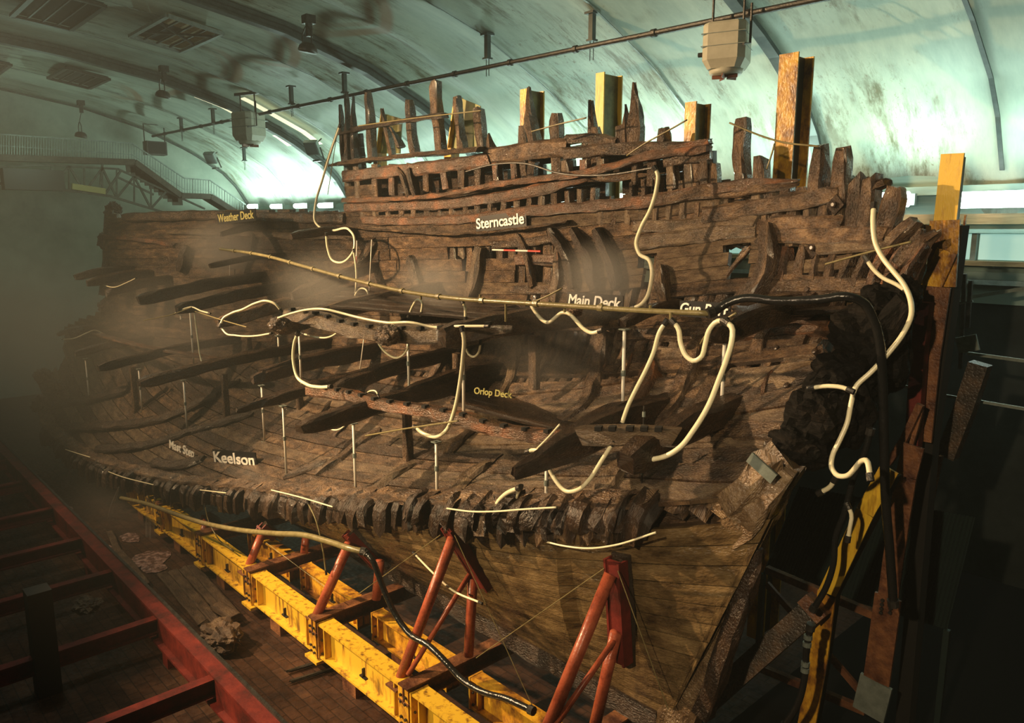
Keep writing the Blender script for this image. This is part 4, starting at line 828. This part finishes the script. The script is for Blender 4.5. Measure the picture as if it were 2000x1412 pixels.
for pts,lb in [([(882,290),(896,190),(938,207),(935,290)],'cut off olive column end left of the rusty column, behind castle posts'),([(742,300),(752,223),(785,232),(781,300)],'farthest cut off olive column end behind the castle rail')]:
    P=[at(x,y,Y=13.7) for x,y in pts]; t=empty('column_stub',(P[0][0],13.7,10),lb,'column','cut off column ends'); 
    V=P+[p+np.array([0,.03,0]) for p in P]; mb=MB(); mb.add(V,[(0,1,2,3),(7,6,5,4),(0,4,5,1),(1,5,6,2),(2,6,7,3),(3,7,4,0)]); mb.build('web',OLIVE,t)
    mb=MB(); a,b=P[0],P[1]; mb.bar(a-np.array([0,0,9]) if False else a,b,.3,.04,(1,0,0)); mb.build('flange',YEL,t)
    mb=MB(); mb.bar(np.array([P[0][0],13.72,.3]),P[0],.3,.3,(1,0,0)); mb.build('shaft',YELR,t)
# stern end frame on the right
t=empty('stern_frame_column',at(1765,1400,Y=13.2),'long yellow and rust steel column standing right of the stern','column')
def ybar(name,px,Y,w_,d_,mt,par,up=(0,-1,0)):
    for a,b in zip(px[:-1],px[1:]):
        mb=MB(); P=at(a[0],a[1],Y=Y if len(a)<3 else a[2]); Q=at(b[0],b[1],Y=Y if len(b)<3 else b[2]); mb.bar(P,Q,w_,d_,up); mb.build(name,mt,par)
ybar('upper_flange',[(1861,300),(1846,432)],13.0,.32,.04,YEL,t)
ybar('lower_flange',[(1846,430),(1838,560)],12.9,.42,.05,YELR,t)
ybar('web',[(1878,306),(1864,440)],13.2,.03,.3,OLIVE,t)
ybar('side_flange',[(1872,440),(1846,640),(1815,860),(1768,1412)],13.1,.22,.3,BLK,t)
ybar('outer_edge',[(1886,420),(1858,640),(1815,880)],13.1,.03,.03,YELR,t)
ybar('rusty_flange',[(1832,560),(1812,700),(1796,860)],12.8,.36,.05,RUST,t)
ybar('red_tube',[(1806,590),(1795,700),(1783,880)],12.6,.2,.2,CRIM,t)
ybar('gusset',[(1850,490),(1800,600)],12.8,.3,.04,YELR,t)
t=empty('bent_yellow_rib',at(1600,1400,Y=10.6),'bent yellow steel rib of the cradle beside the sternpost','rib')
ybar('upper_flange',[(1738,915),(1690,1000),(1615,1160)],11.2,.26,.04,YEL,t); ybar('lower_flange',[(1615,1158),(1600,1280),(1574,1425)],11.2,.28,.04,YELR,t)
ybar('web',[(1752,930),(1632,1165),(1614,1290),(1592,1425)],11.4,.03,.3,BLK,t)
t=empty('rusty_inner_rib',at(1700,1400,Y=12),'red brown riveted steel rib between the yellow rib and the stern column','rib')
ybar('upper_flange',[(1785,870),(1770,930),(1757,1010),(1735,1165)],12,.3,.05,RUST,t); ybar('lower_flange',[(1735,1165),(1722,1260),(1712,1330)],12,.4,.05,RUST,t); ybar('foot_bracket',[(1712,1330),(1696,1395)],12,.5,.06,GREY,t)
for i in range(8):
    mb=MB(); mb.lathe(at(1724+(i%2)*18+(i//2)*-1,1172+(i//2)*8,Y=11.95),[(.03,0),(.03,.03)],6,(0,-1,0)); mb.build('bolt',IRON,t)
t=empty('slanting_prop',at(1360,1395,Y=10.2),'dark scabby steel prop slanting from the sternpost foot to the yellow rib','prop')
P,Q=at(1350,1400,Y=10.1),at(1592,1185,Y=11.0); mb=MB(); mb.bar(P,Q,.34,.3,(0,-1,0)); mb.build('shaft',IRONR,t); mb=MB(); mb.bar(Q-(Q-P)*.04,Q+(Q-P)*.03,.4,.36,(0,-1,0)); mb.build('head_block',RUST,t)
t=empty('angle_brace',at(1600,1250,Y=12.5),'thin rusty angle brace crossing behind the bent yellow rib','brace')
ybar('angle',[(1497,1140),(1560,1210),(1680,1350)],12.6,.12,.06,RUST,t)
for i,(a,b,lb) in enumerate([((1498,1112),(1718,1205),'upper'),((1480,1302),(1690,1388),'lower')]):
    t=empty('rusty_rail',at(*a,Y=13),lb+' rusty rail running behind the bent yellow rib','rail','rusty rails behind the yellow rib'); ybar('bar',[a,b],13.2,.14,.12,RUST,t)
t=empty('brown_beam',at(1850,900,Y=15),'stubby brown beam leaning in the gloom right of the stern column','beam'); ybar('shaft',[(1915,710),(1885,800),(1850,890)],14.5,.3,.3,IRONR,t); ybar('edge_strip',[(1838,890),(1805,1050),(1790,1160)],14.2,.06,.1,RUST,t)
t=empty('cast_red_strut',at(1750,930,Y=12),'pair of thin brown struts fanning down beside the rusty rib','strut'); ybar('strut_bar',[(1798,790),(1765,860),(1735,905)],12.2,.1,.1,RUST,t); ybar('strut_bar',[(1800,800),(1780,870),(1765,890)],12.3,.06,.06,RUST,t)
# corrugated sheet
P=[at(x,y,Y=14.5) for x,y in ((1560,950),(1905,1010),(1850,1230),(1490,1120))]; mb=MB(); n=150; V=[]
for i in range(n+1):
    f=i/n; nrm_=np.array([.2,-.8,.5])*.03*math.sin(i*math.pi/1.5)
    V+= [P[0]*(1-f)+P[1]*f+nrm_,P[3]*(1-f)+P[2]*f+nrm_]
mb.add(V,[(2*i,2*i+1,2*i+3,2*i+2) for i in range(n)]); mb.bar(P[3],np.array([P[3][0],P[3][1],0]),.1,.1); mb.bar(P[2],np.array([P[2][0],P[2][1],0]),.1,.1); tag(mb.build('corrugated_sheet',mat('dark_teal_sheet',(.03,.05,.047),.35,.3,.6)),'dark teal corrugated sheet behind the bent yellow rib','sheet')
# dim shelving and rails at the far right
t=empty('dim_railing',at(1880,560,Y=19),'dim railing posts and ledges in the gloom at the right','railing')
ybar('post',[(1884,535),(1876,720)],19,.08,.08,IRON,t); ybar('post',[(1896,548),(1890,640)],19,.08,.08,IRON,t); ybar('ledge',[(1860,586),(2010,562)],20,.08,.08,GREY,t)
ybar('ledge',[(1890,690),(2010,706)],17,.06,.06,GREY,t); ybar('ledge',[(1760,672),(1800,674)],16,.1,.1,GREY,t); ybar('ledge',[(1740,750),(1800,760)],15,.05,.05,GREY,t); ybar('ledge',[(1830,770),(2010,800)],15,.05,.05,GREY,t); ybar('ledge',[(1870,675),(1910,668)],16,.3,.06,GREY,t); ybar('ledge',[(1842,600),(1900,588)],16,.03,.04,GREY,t)
# ---------------------------------------------------------------- white props between the decks
def vert(base,y0):
    z=base[2]
    for _ in range(4):
        b=np.array([base[0],base[1],z]); z+=(pr(b)[1]-y0)*((b-CP)@FW)/1500
    return np.array([base[0],base[1],z])
PR=[(229,580,233,634,9.6,0,'leftmost thin white prop under the upper bow beams'),(250,580,257,664,9.6,0,'taller white prop beside the leftmost one under the upper bow beams'),(353,614,357,674,10.5,0,'short white prop left of the pair holding a hanging hose'),
(372,607,379,718,9.5,0,'tall white prop beside a hanging hose on the left side of the ship'),(143,680,150,747,8.6,0,'thin white prop nearest the bow on the left edge of the hull'),(168,700,175,787,None,0,'white prop right of the one nearest the bow'),
(269,720,278,804,None,0,'thin white prop beside a brown stanchion left of the Mast Step sign'),(362,742,366,844,None,0,'long white prop directly above the Mast Step sign'),(512,752,517,863,None,0,'white prop directly above the Keelson sign'),
(546,655,546,710,10.5,0,'short white prop right of the cream pipe loop'),(555,792,560,933,None,0,'long white prop right of the Keelson sign'),(586,650,589,755,9.6,0,'white prop inside the big hanging hose loop'),
(687,826,695,966,None,0,'long white prop standing on the hold floor mid picture'),(712,652,702,730,10.8,0,'slanting thin white prop below the mortised beam'),(697,470,694,575,11.5,0,'thin red and white rod left of the straight one under the sterncastle'),
(726,468,721,570,11.7,0,'straight thin white rod under the left end of the sterncastle'),(799,664,799,765,9.8,0,'white prop between the two mortised half beams, left one'),(906,674,906,812,9.0,0,'tall white prop above the lower curved half beam'),
(851,862,854,978,None,0,'white prop on the floor below the curved half beam'),(1066,912,1067,980,None,0,'short white prop under the nearest big dark beam'),(1220,642,1215,832,10.4,0,'tall white prop right of the Orlop Deck sign, under the Main Deck sign'),
(1257,902,1254,991,9.4,0,'stout white prop next to a thin dark rod near the stern edge'),(1413,668,1408,822,10.7,0,'tallest right hand white prop, below the Gun Port sign'),(448,505,449,545,11.3,0,'tiny white prop in the mist below the Weather Deck sign')]
for x0,y0,x1,y1,Y,_,lb in PR:
    b=hull(x1,y1,.2) if Y is None else at(x1,y1,Y=Y); tp=vert(b,y0); r=.03 if x0>260 else .026
    if 'rod' in lb or 'slanting' in lb or 'tiny' in lb: tp=at(x0,y0,Y=Y); r=.014
    if 'stout' in lb: r=.035
    t=empty('deck_prop',b,lb,'prop','white props between the decks')
    mb=MB(); mb.tube([b,tp],r,8); mb.build('tube',WHT if 'red' not in lb else mat('red_white_rod',(.5,.08,.05),.4,0,.5,[(.8,.75,.7)],1.5,sharp=(.49,.51)),t,smooth=True)
    if r>.015:
        for q,s in ((b,1),(tp,-1)): mb=MB(); mb.box(q+np.array([0,0,.01*s]),(.15,.15,.02)); mb.build('end_plate',GREY,t)
        m_=b*.45+tp*.55; mb=MB(); mb.tube([m_-np.array([0,0,.05]),m_+np.array([0,0,.05])],r*1.5,8); mb.build('collar',GREY,t)
b=at(1252,990,Y=9.2); tp=vert(b,793); t=empty('spray_rod',b,'thin dark upright rod with fittings beside the stout white prop','rod'); mb=MB(); mb.tube([b,tp],.014,6); mb.build('tube',IRON,t)
for f in (.35,.5,.92): c=b+(tp-b)*f; mb=MB(); mb.tube([c-np.array([0,0,.04]),c+np.array([0,0,.04])],.028,6); mb.build('fitting',GREY,t)
# survey scale
P,Q=at(962,488,Y=12.2),at(1056,491,Y=12.2); t=empty('survey_scale',P,'red and white striped survey scale pole on the upper hull side','pole'); RD=mat('scale_red',(.6,.06,.04),.4)
for i in range(4): mb=MB(); a=P+(Q-P)*i/4; mb.tube([a,P+(Q-P)*(i+1)/4],.022,6); mb.build('band',RD if i%2 else WHT,t)
# ---------------------------------------------------------------- hoses
def hose(label,px,Y,r=.03,mt=None,name='spray_hose',cat='hose',grp='cream water hoses on the ship',cl=True):
    n=len(px); P=[]
    for i,q in enumerate(px):
        y=q[2] if len(q)>2 else (Y if not isinstance(Y,tuple) else Y[0]+(Y[1]-Y[0])*i/(n-1)); P.append(at(q[0],q[1],Y=y))
    P=smoothpath(P,.06); V,Fc,U=tube_geo(P,r,8); mt=mt or HOSE
    t=empty(name,P[0],label,cat,grp); mb=MB(); mb.add(V,Fc,U); mb.build('tubing',mt,t,smooth=True)
    if cl:
        for q,q2 in ((P[0],P[1]),(P[-1],P[-2])): mb=MB(); d=(q2-q)/np.linalg.norm(q2-q); mb.tube([q-d*.03,q+d*.07],r*1.35,8); mb.build('coupling',IRON,t)
    return P
H=[('cream hose falling from the castle corner and looping below the weather deck',[(664,245),(645,300),(630,350),(616,400),(614,428),(626,445),(650,450),(682,449),(692,465),(691,488),(680,505),(662,513),(648,507),(640,485),(637,456)],(12.3,11.4),.034),
('short cream hose dropping straight from the loop under the castle',[(690,488),(695,520),(696,550),(692,590)],11.2,.026),('small arched cream hose loop below the castle corner',[(689,592),(696,572),(707,563),(716,567),(721,580)],11,.024),
('thick cream hose winding down the hull between the two open ports',[(1278,328),(1284,338),(1282,370),(1270,410),(1252,445),(1243,478),(1250,497),(1268,508),(1273,525),(1271,555),(1262,583),(1250,596),(1235,602)],12.0,.040),
('cream hose drooping in two waves below the Main Deck sign',[(1034,590),(1045,608),(1058,624),(1070,630),(1085,620),(1097,611),(1110,612),(1125,626),(1140,642),(1155,650),(1175,645)],9.6,.034),
('cream hose running from the pipe tee down to the curved half beam',[(1302,627),(1290,645),(1276,690),(1262,722),(1240,765),(1228,790),(1213,832)],(9.6,9.4),.036),
('cream hose sagging in a deep U left of the Gun Port sign prop',[(1313,627),(1324,640),(1330,672),(1340,695),(1355,705),(1370,697),(1378,670),(1385,645),(1400,628),(1418,626)],8.9,.036),
('longest cream hose sweeping from the gun deck down to the dark beam',[(1416,628),(1430,640),(1430,662),(1420,700),(1405,740),(1385,790),(1355,840),(1330,872),(1300,891),(1275,897),(1252,900)],(8.7,8.4),.038),
('cream hose hanging in a long loop under the mortised half beam',[(902,640),(906,660),(904,700),(898,750),(888,800),(872,840),(852,853),(830,848),(810,834)],8.2,.036),
('cream hose in a U loop at the nearest mid beam tip',[(582,650),(575,670),(573,705),(580,735),(598,750),(625,756),(646,755)],7.7,.036),
('cream hose arching over the dark beam left of the mortised half beam',[(430,637),(436,622),(450,613),(475,604),(500,592),(522,588),(538,594),(550,608)],(7.6,8.4),.03),
('cream spray line lying along the top of the mortised half beam',[(533,625),(570,612),(600,605),(640,605),(665,611),(700,620),(755,630),(815,632),(835,637),(900,637),(953,637)],(7.5,8.6),.026),
('cream hose with a yellow fitting drooping below the nearest dark beam',[(1030,882),(1042,879),(1055,882),(1066,900),(1080,930),(1105,959),(1130,956),(1150,938),(1175,900),(1199,862)],8.3,.034),
('short cream hose curving up from the lower edge spray bar',[(966,998),(972,982),(985,967),(1015,952)],8.4,.04),('thin cream hose stub above the lower edge hose',[(1006,980),(1012,962),(1018,950)],8.5,.026),
('long cream hose snaking down beside the torn stern timbers',[(1707,400),(1705,430),(1710,475),(1725,505),(1745,530),(1765,555),(1778,585),(1780,615),(1765,650),(1735,690),(1700,728),(1672,755),(1662,790),(1655,825),(1640,860),(1626,890),(1624,912),(1635,928),(1655,929),(1670,915),(1682,901),(1693,900),(1700,935)],(11.4,9.3),.036),
('cream branch hose joining from the spray rod at the stern',[(1690,503),(1705,525),(1725,543),(1750,555),(1774,571)],11.1,.030),('cream branch hose spraying at the dark eroded timbers',[(1664,764),(1650,758),(1620,754),(1582,758)],9.7,.030),
('short brown end of hose below the stern hose bend',[(1632,934),(1622,950),(1600,963)],10.2,.036),
('thin cream hose over the beam tips on the left side of the ship',[(340,613),(360,603),(376,600),(392,607),(410,612)],(8.3,8.6),.024),('cream hose hanging straight down beside the tall left prop',[(379,606),(386,660),(392,700),(398,718)],8.6,.022),
('cream hose peaked like a roof over the low bow beams',[(122,663),(150,659),(170,650),(186,645),(205,653),(245,664),(305,681)],(7.2,9.2),.022),('thin hose bent in a V on the top bow beam',[(186,546),(200,555),(222,561),(245,553),(266,543)],8.4,.018),
('faint hose hanging below the long left beam',[(432,640),(440,650),(460,655),(500,656),(530,651)],7.8,.022),('faint hose looping behind the mortised half beam tip',[(592,652),(620,659),(640,659),(658,650),(667,640)],9,.022),
('brown hose loop hanging under the mortised half beam',[(733,652),(740,672),(755,690),(775,699),(792,688),(802,664)],8.9,.022),('small cream hose loop hanging right of the tall middle prop',[(909,674),(914,690),(925,697),(934,690),(939,666)],9,.022),
('narrow cream hose arch left of the lifted spray mist',[(798,618),(806,598),(816,585),(824,590),(822,615)],9.8,.026),('cream hose drop right of the narrow hose arch',[(902,588),(908,600),(909,625)],9.6,.03),
('small white hose curl in front of the lower curved half beam',[(640,836),(655,840),(672,832),(680,820),(676,800)],8.4,.016),('small white hose curl above the lower curved half beam',[(715,768),(725,763),(735,765),(740,775)],8.6,.016)]
for lb,px,Y,r in H: hose(lb,px,Y,r)
# spray rods: thin rigid bars
RD_=[('straight spray rod lying on the beams near the bow',[(280,626),(340,613),(374,600)],8.2),('thin spray rod sloping down right from the left prop pair',[(381,608),(430,624),(482,639)],8.4),('brass spray rod crossing below the lower half beam',[(714,851),(800,836),(895,822)],8.0),
('bent cream spray bar on the hull edge at the middle',[(873,993),(920,999),(965,999),(1020,995),(1086,991)],7.9),('bowed cream spray bar hung on the outer planking',[(1055,1055),(1100,1066),(1150,1071),(1200,1065),(1281,1040)],8.3),
('cream spray bar along the hull edge below the Keelson sign',[(530,957),(590,972),(650,990)],7.7),('thin cream spray bar on the edge left of the Keelson bar',[(360,954),(400,958),(442,963)],7.4),('thin cream spray bar on the far bow edge',[(175,905),(235,930),(300,947)],6.7),('faint spray bar at the very bow edge',[(128,878),(150,885),(176,893)],6.3),
('spray rod lashed across the stern timbers',[(1612,516),(1680,497),(1780,472)],11.4),('spray rod strung between the tall stern posts',[(1425,240),(1500,270),(1525,277),(1600,286)],12.2),('short rod branching down from the stern post rod',[(1513,280),(1506,305),(1498,330)],12.2),
('spray rod slanting up over the castle rail',[(1224,304),(1260,280),(1300,258),(1342,234)],12.1),('spray rod between castle posts left of the olive column',[(1038,257),(1090,243),(1145,230)],12.1),('spray rod lying on the castle top rail',[(700,246),(800,232),(940,216)],12.0),
('cream spray rod above the nearest dark beam',[(1093,829),(1070,855),(1045,880)],8.5),('dull spray rod beside the Gun Port sign hose',[(1438,611),(1415,625),(1392,640)],9.3),('short rod poking from the gun deck hose',[(1368,672),(1376,658),(1388,642)],9.5),
('thin rod rising left of the Main Deck sign',[(1035,592),(1065,580),(1098,563)],9.7),('thin rod on the weather deck rail near the bow',[(350,420),(385,417),(400,414)],11.4)]
for lb,px,Y in RD_:
    P=hose(lb,px,Y,.016,PIPE if 'rod' in lb and 'cream' not in lb else HOSE,'spray_bar','spray bar','rigid spray bars',False)
    
# main spray pipe and its black feed hose
P=[at(x,y,Y=Y) for x,y,Y in [(430,486,9.8),(520,500,9.6),(600,522,9.4),(700,549,9.3),(800,571,9.2),(900,584,9.1),(1010,591,9.1),(1150,600,9.2),(1280,608,9.3),(1385,612,9.5)]]
t=empty('main_spray_pipe',P[0],'long khaki spray pipe crossing in front of the main deck','pipe'); S_=smoothpath(P,.15); V,Fc,U=tube_geo(S_,.042,10); mb=MB(); mb.add(V,Fc,U); mb.build('pipe_run',PIPE,t,smooth=True)
for k in range(8,len(S_)-4,9): mb=MB(); d=S_[k+1]-S_[k]; d/=np.linalg.norm(d); mb.tube([S_[k]-d*.05,S_[k]+d*.05],.06,8); mb.build('collar',PIPE,t)
for x,y,y2,Y in [(1310,610,628,9.3),(1103,598,610,9.2),(988,590,628,9.1),(822,575,585,9.2),(938,588,575,9.1),(1175,600,592,9.2),(1270,606,596,9.3)]:
    q=at(x,y,Y=Y); mb=MB(); mb.tube([q,vert(q,y2)],.024,6); mb.build('tee_outlet',PIPE,t)
hose('thick black wet hose arching over the gun deck and down past the stern',[(1385,612),(1400,606),(1420,592),(1450,583),(1520,588),(1600,585),(1660,580),(1685,590),(1705,620),(1718,665),(1722,720),(1725,780),(1727,880),(1730,980),(1738,1080),(1745,1180)],(9.5,11.0),.062,BHOSE,'feed_hose','hose','black feed hoses')
hose('black hose with steel clamps at the bottom beside the yellow rib',[(1584,1222),(1576,1260),(1572,1320),(1560,1370),(1530,1420)],10,.05,BHOSE,'feed_hose','hose','black feed hoses')
for i,(y,x) in enumerate([(1248,1578),(1262,1576),(1300,1573),(1312,1572)]): mb=MB(); mb.lathe(at(x,y,Y=9.98),[(.062,0),(.062,.06)],10); tag(mb.build('hose_clamp',GREY),['topmost','second','third','lowest'][i]+' steel clamp on the black bottom hose','clamp','clamps on the black hose')
hose('dark hose trailing from the stern hose bend to the yellow rib',[(1700,840),(1690,880),(1668,930),(1660,960),(1650,1000),(1632,1050),(1628,1100),(1612,1150),(1588,1190)],10.4,.045,BHOSE,'feed_hose','hose','black feed hoses')
hose('short white nozzle hose hanging before the bent yellow rib',[(1655,985),(1663,1005),(1660,1030),(1656,1055)],10.3,.03)
hose('thick khaki hose slung under the hull edge along the cradle',[(235,972),(290,985),(340,1003),(400,1022),(460,1034),(540,1042),(600,1046),(650,1060),(700,1075),(712,1077)],(6.6,7.2),.06,PIPE,'feed_hose','hose','cradle hoses')
hose('black wet hose curling down over the yellow girders',[(712,1077),(726,1092),(738,1120),(755,1165),(775,1205),(800,1238),(840,1263),(870,1292),(900,1325),(940,1350),(990,1365),(1040,1388)],(7.2,7.6),.055,BHOSE,'feed_hose','hose','cradle hoses')
hose('thin cord hanging behind the left red shores',[(400,985),(405,1010),(425,1050),(455,1075)],7.2,.014,PIPE,'khaki_cord','cord','thin cords'); hose('thin khaki cord hanging from the hull edge',[(600,980),(615,1010),(630,1070),(637,1120)],7.4,.018,PIPE,'khaki_cord','cord','thin cords')
hose('cream spray bar hanging low between the shores',[(808,1080),(845,1118),(880,1150),(940,1178)],8.0,.02)
for lb,a,b in [('guy wire from the tall tripod down to the back girder',(888,1045,8.0),(1045,1390,8.2)),('guy wire from the nearest tripod down to the sternpost foot',(1207,1115,8.4),(1305,1385,8.6)),('long faint guy wire rising right across the outer planking',(930,1285,8.0),(1180,1110,8.5)),('faint wire rising between the left red shores',(700,1160,7.8),(860,1045,8.0)),('thin wire slung to the outer planking wire hook',(640,1150,7.6),(520,1060,7.6))]:
    P=[at(*a[:2],Y=a[2]),at(*b[:2],Y=b[2])]; mb=MB(); mb.tube(P,.008,5); tag(mb.build('guy_wire',PIPE),lb,'wire','guy wires')
for i,(a,b,Y) in enumerate([((663,240),(632,330),12.3),((660,250),(640,380),12.3)]): mb=MB(); mb.tube([at(*a,Y=Y),at(*b,Y=Y)],.012,5); tag(mb.build('hanging_wire',PIPE),['left','right'][i]+' thin wire hanging from the castle corner post','wire','guy wires')
mb=MB(); mb.tube(smoothpath([at(x,y,Y=12.1) for x,y in ((910,335),(960,322),(1030,320),(1090,338),(1180,342),(1280,327))],.2),.02,6); tag(mb.build('castle_cable',IRON),'slack dark cable strung along the castle side','cable')
# ---------------------------------------------------------------- signs
def sign(text,p0,p1,Y,hpx,label,mt,board=True,slant=0,back=None,sx=1.0):
    if Y is None: Y=(hull(*p0,.42)[1],hull(*p1,.42)[1])
    a=at(*p0,Y=Y if not isinstance(Y,tuple) else Y[0]); b=at(*p1,Y=Y if not isinstance(Y,tuple) else Y[1]); W=np.linalg.norm(b-a); xa=(b-a)/W
    dist=(a-CP)@FW; h=hpx*dist/1500; 
    up=np.array([0,0,1.])-xa*xa[2]; up/=np.linalg.norm(up)
    if slant: up=up*math.cos(slant)+np.cross(up,xa)*-math.sin(slant)
    nn=np.cross(xa,up); 
    if nn@(CP-a)<0: nn=-nn
    t=empty('deck_sign',a,label,'sign','deck name signs'); 
    cu=bpy.data.curves.new('letters','FONT'); cu.body=text; cu.size=1; cu.extrude=.01; cu.offset=.018; cu.shear=.18 if text[0] in 'GMO' else 0; o=bpy.data.objects.new('letters',cu); COL.objects.link(o); bpy.context.view_layer.update()
    dg=bpy.context.evaluated_depsgraph_get(); me=bpy.data.meshes.new_from_object(o.evaluated_get(dg)); bpy.data.objects.remove(o)
    co=np.array([v.co[:] for v in me.vertices]); x0,x1=co[:,0].min(),co[:,0].max(); y1=.72
    V=[a+xa*((c[0]-x0)/(x1-x0)*W)+up*(c[1]/y1*h)+nn*(.03+c[2]) for c in co]
    obj('letters',V,[tuple(p.vertices) for p in me.polygons],mt,t)
    if board: mb=MB(); mb.box(a+xa*W/2+up*h*.42,(W*1.06,h*1.45,.03),(xa,up,nn)); mb.build('board',BOARD,t)
    if slant or not board:
        mb=MB(); mb.box(a+xa*W/2+up*h*-.0-nn*.03,(W*1.0,h*.12,.03),(xa,up,nn)); mb.build('backing_strip',BOARD,t)
sign('Weather Deck',(428,434),(498,426),11.3,15,'dim yellow Weather Deck lettering on a dark strip at the top rail',LETY)
sign('Sterncastle',(933,447),(1026,436),None,20,'big white Sterncastle lettering on a black board on the castle',LET)
sign('Main Deck',(1112,594),(1214,603),11.3,21,'pale Main Deck lettering on a black board above the spray pipe',LET)
sign('Gun Port',(1331,611),(1424,617),11.0,21,'white Gun Port lettering half hidden behind the black hose',LET)
sign('Orlop Deck',(929,768),(1003,777),10.0,13,'cream Orlop Deck lettering lying on the dark deck planks',LETY,False)
sign('Keelson',(421,901),(500,909),None,21,'bright white Keelson lettering on a black board at the hull bottom',LET)
sign('Mast Step',(333,874),(382,894),None,17,'small tilted white Mast Step lettering left of the Keelson sign',LET,False)
# water streams falling from the bow edge
WAT=mat('falling_water',(.75,.7,.65),.2); b_=WAT.node_tree.nodes['Principled BSDF']; b_.inputs['Alpha'].default_value=.16
for i,(x0,y0,x1,y1,Y) in enumerate([(145,900,128,992,6.3),(232,952,208,1070,6.5),(288,968,292,1095,6.9),(302,972,298,1088,6.95)]):
    a=at(x0,y0,Y=Y); b=at(x1,y1,Y=Y); m_=a*.45+b*.55+np.array([0,0,.35]); S_=smoothpath([a,m_,b],.15); V,Fc,U=tube_geo(S_,np.linspace(.02,.11,len(S_)),8); mb=MB(); mb.add(V,Fc,U)
    tag(mb.build('water_stream',WAT,smooth=True),['farthest faint','long slanting','straight twin','right hand thin'][i]+' stream of water falling from the bow edge','water','falling streams of water')
PUD=mat('splashing_puddle',(.12,.06,.05),.08,0,.9,[(.42,.27,.24)],7,1,9,sharp=(.45,.6))
for i,(x,y,rx,ry) in enumerate([(295,1090,.55,.45),(300,1108,.4,.25),(255,1050,.45,.2),(206,1072,.28,.2),(128,994,.3,.2)]):
    c=floorpt(x,y,.02); mb=MB(); n=26; V=[c+np.array([0,0,.03])]
    for k in range(n): q=2*math.pi*k/n; h=1+.3*noise.noise(Vector((math.cos(q)*2,math.sin(q)*2,i))); V.append(c+np.array([math.cos(q)*rx*h,math.sin(q)*ry*h*1.2,0]))
    mb.add(V,[(0,k+1,(k+1)%n+1) for k in range(n)]); tag(mb.build('puddle',PUD),['largest glinting','lower pinkish','upper pinkish','small bright','farthest dim'][i]+' puddle where water splashes on the floor','puddle','splash puddles')
# ---------------------------------------------------------------- mist
def volbox(name,c,sz,dens,col,label,falloff=True,ani=.2,rot=0):
    M=bpy.data.materials.new(name); M.use_nodes=True; nt=M.node_tree; nt.nodes.remove(nt.nodes['Principled BSDF']); out=nt.nodes['Material Output']
    v=nt.nodes.new('ShaderNodeVolumeScatter'); v.inputs['Color'].default_value=(*col,1); v.inputs['Density'].default_value=dens; v.inputs['Anisotropy'].default_value=ani; nt.links.new(v.outputs[0],out.inputs['Volume'])
    if falloff:
        tc=nt.nodes.new('ShaderNodeTexCoord'); ln=nt.nodes.new('ShaderNodeVectorMath'); ln.operation='LENGTH'; nt.links.new(tc.outputs['Object'],ln.inputs[0])
        mr=nt.nodes.new('ShaderNodeMapRange'); mr.interpolation_type='SMOOTHSTEP'; mr.inputs[1].default_value=.15; mr.inputs[2].default_value=1; mr.inputs[3].default_value=dens; mr.inputs[4].default_value=0; nt.links.new(ln.outputs['Value'],mr.inputs[0])
        nt.links.new(mr.outputs[0],v.inputs['Density'])
    import bmesh
    bm=bmesh.new()
    if falloff: bmesh.ops.create_icosphere(bm,subdivisions=2,radius=1.05)
    else: bmesh.ops.create_cube(bm,size=2)
    me=bpy.data.meshes.new(name); bm.to_mesh(me); bm.free(); me.materials.append(M); o=bpy.data.objects.new(name,me); COL.objects.link(o); o.location=tuple(c); o.scale=sz; o.rotation_euler=(0,0,rot)
    o['kind']='stuff'; o['label']=label; o['category']='mist'
    return o
volbox('bow_mist',(-36,6.5,4),(11,6.5,6),.085,(.95,.97,.9),'thick mist hanging around the bow on the left')
for x,y,Y,r,d,lb in [(330,640,9.2,(6,2.6,2.4),.10,'broad warm mist among the left deck beams'),(215,1000,6.6,(5,2.2,1.6),.10,'brown mist over the floor below the bow edge'),(1175,545,11.3,(1.4,.9,.9),.7,'bright puff of spray mist above the Main Deck sign'),(440,485,10.6,(3.0,1.6,1.3),.38,'warm mist drifting below the Weather Deck sign'),(850,555,10.4,(1.6,1.0,.8),.5,'spray mist rising from the middle of the khaki pipe'),(1070,690,10.5,(1.8,1.2,1.5),.14,'faint spray falling before the middle riders'),(640,560,10,(2.6,1.5,1.2),.18,'mist over the beams left of the castle')]:
    volbox('spray_mist',at(x,y,Y=Y),r,d,(1,.97,.9),lb)
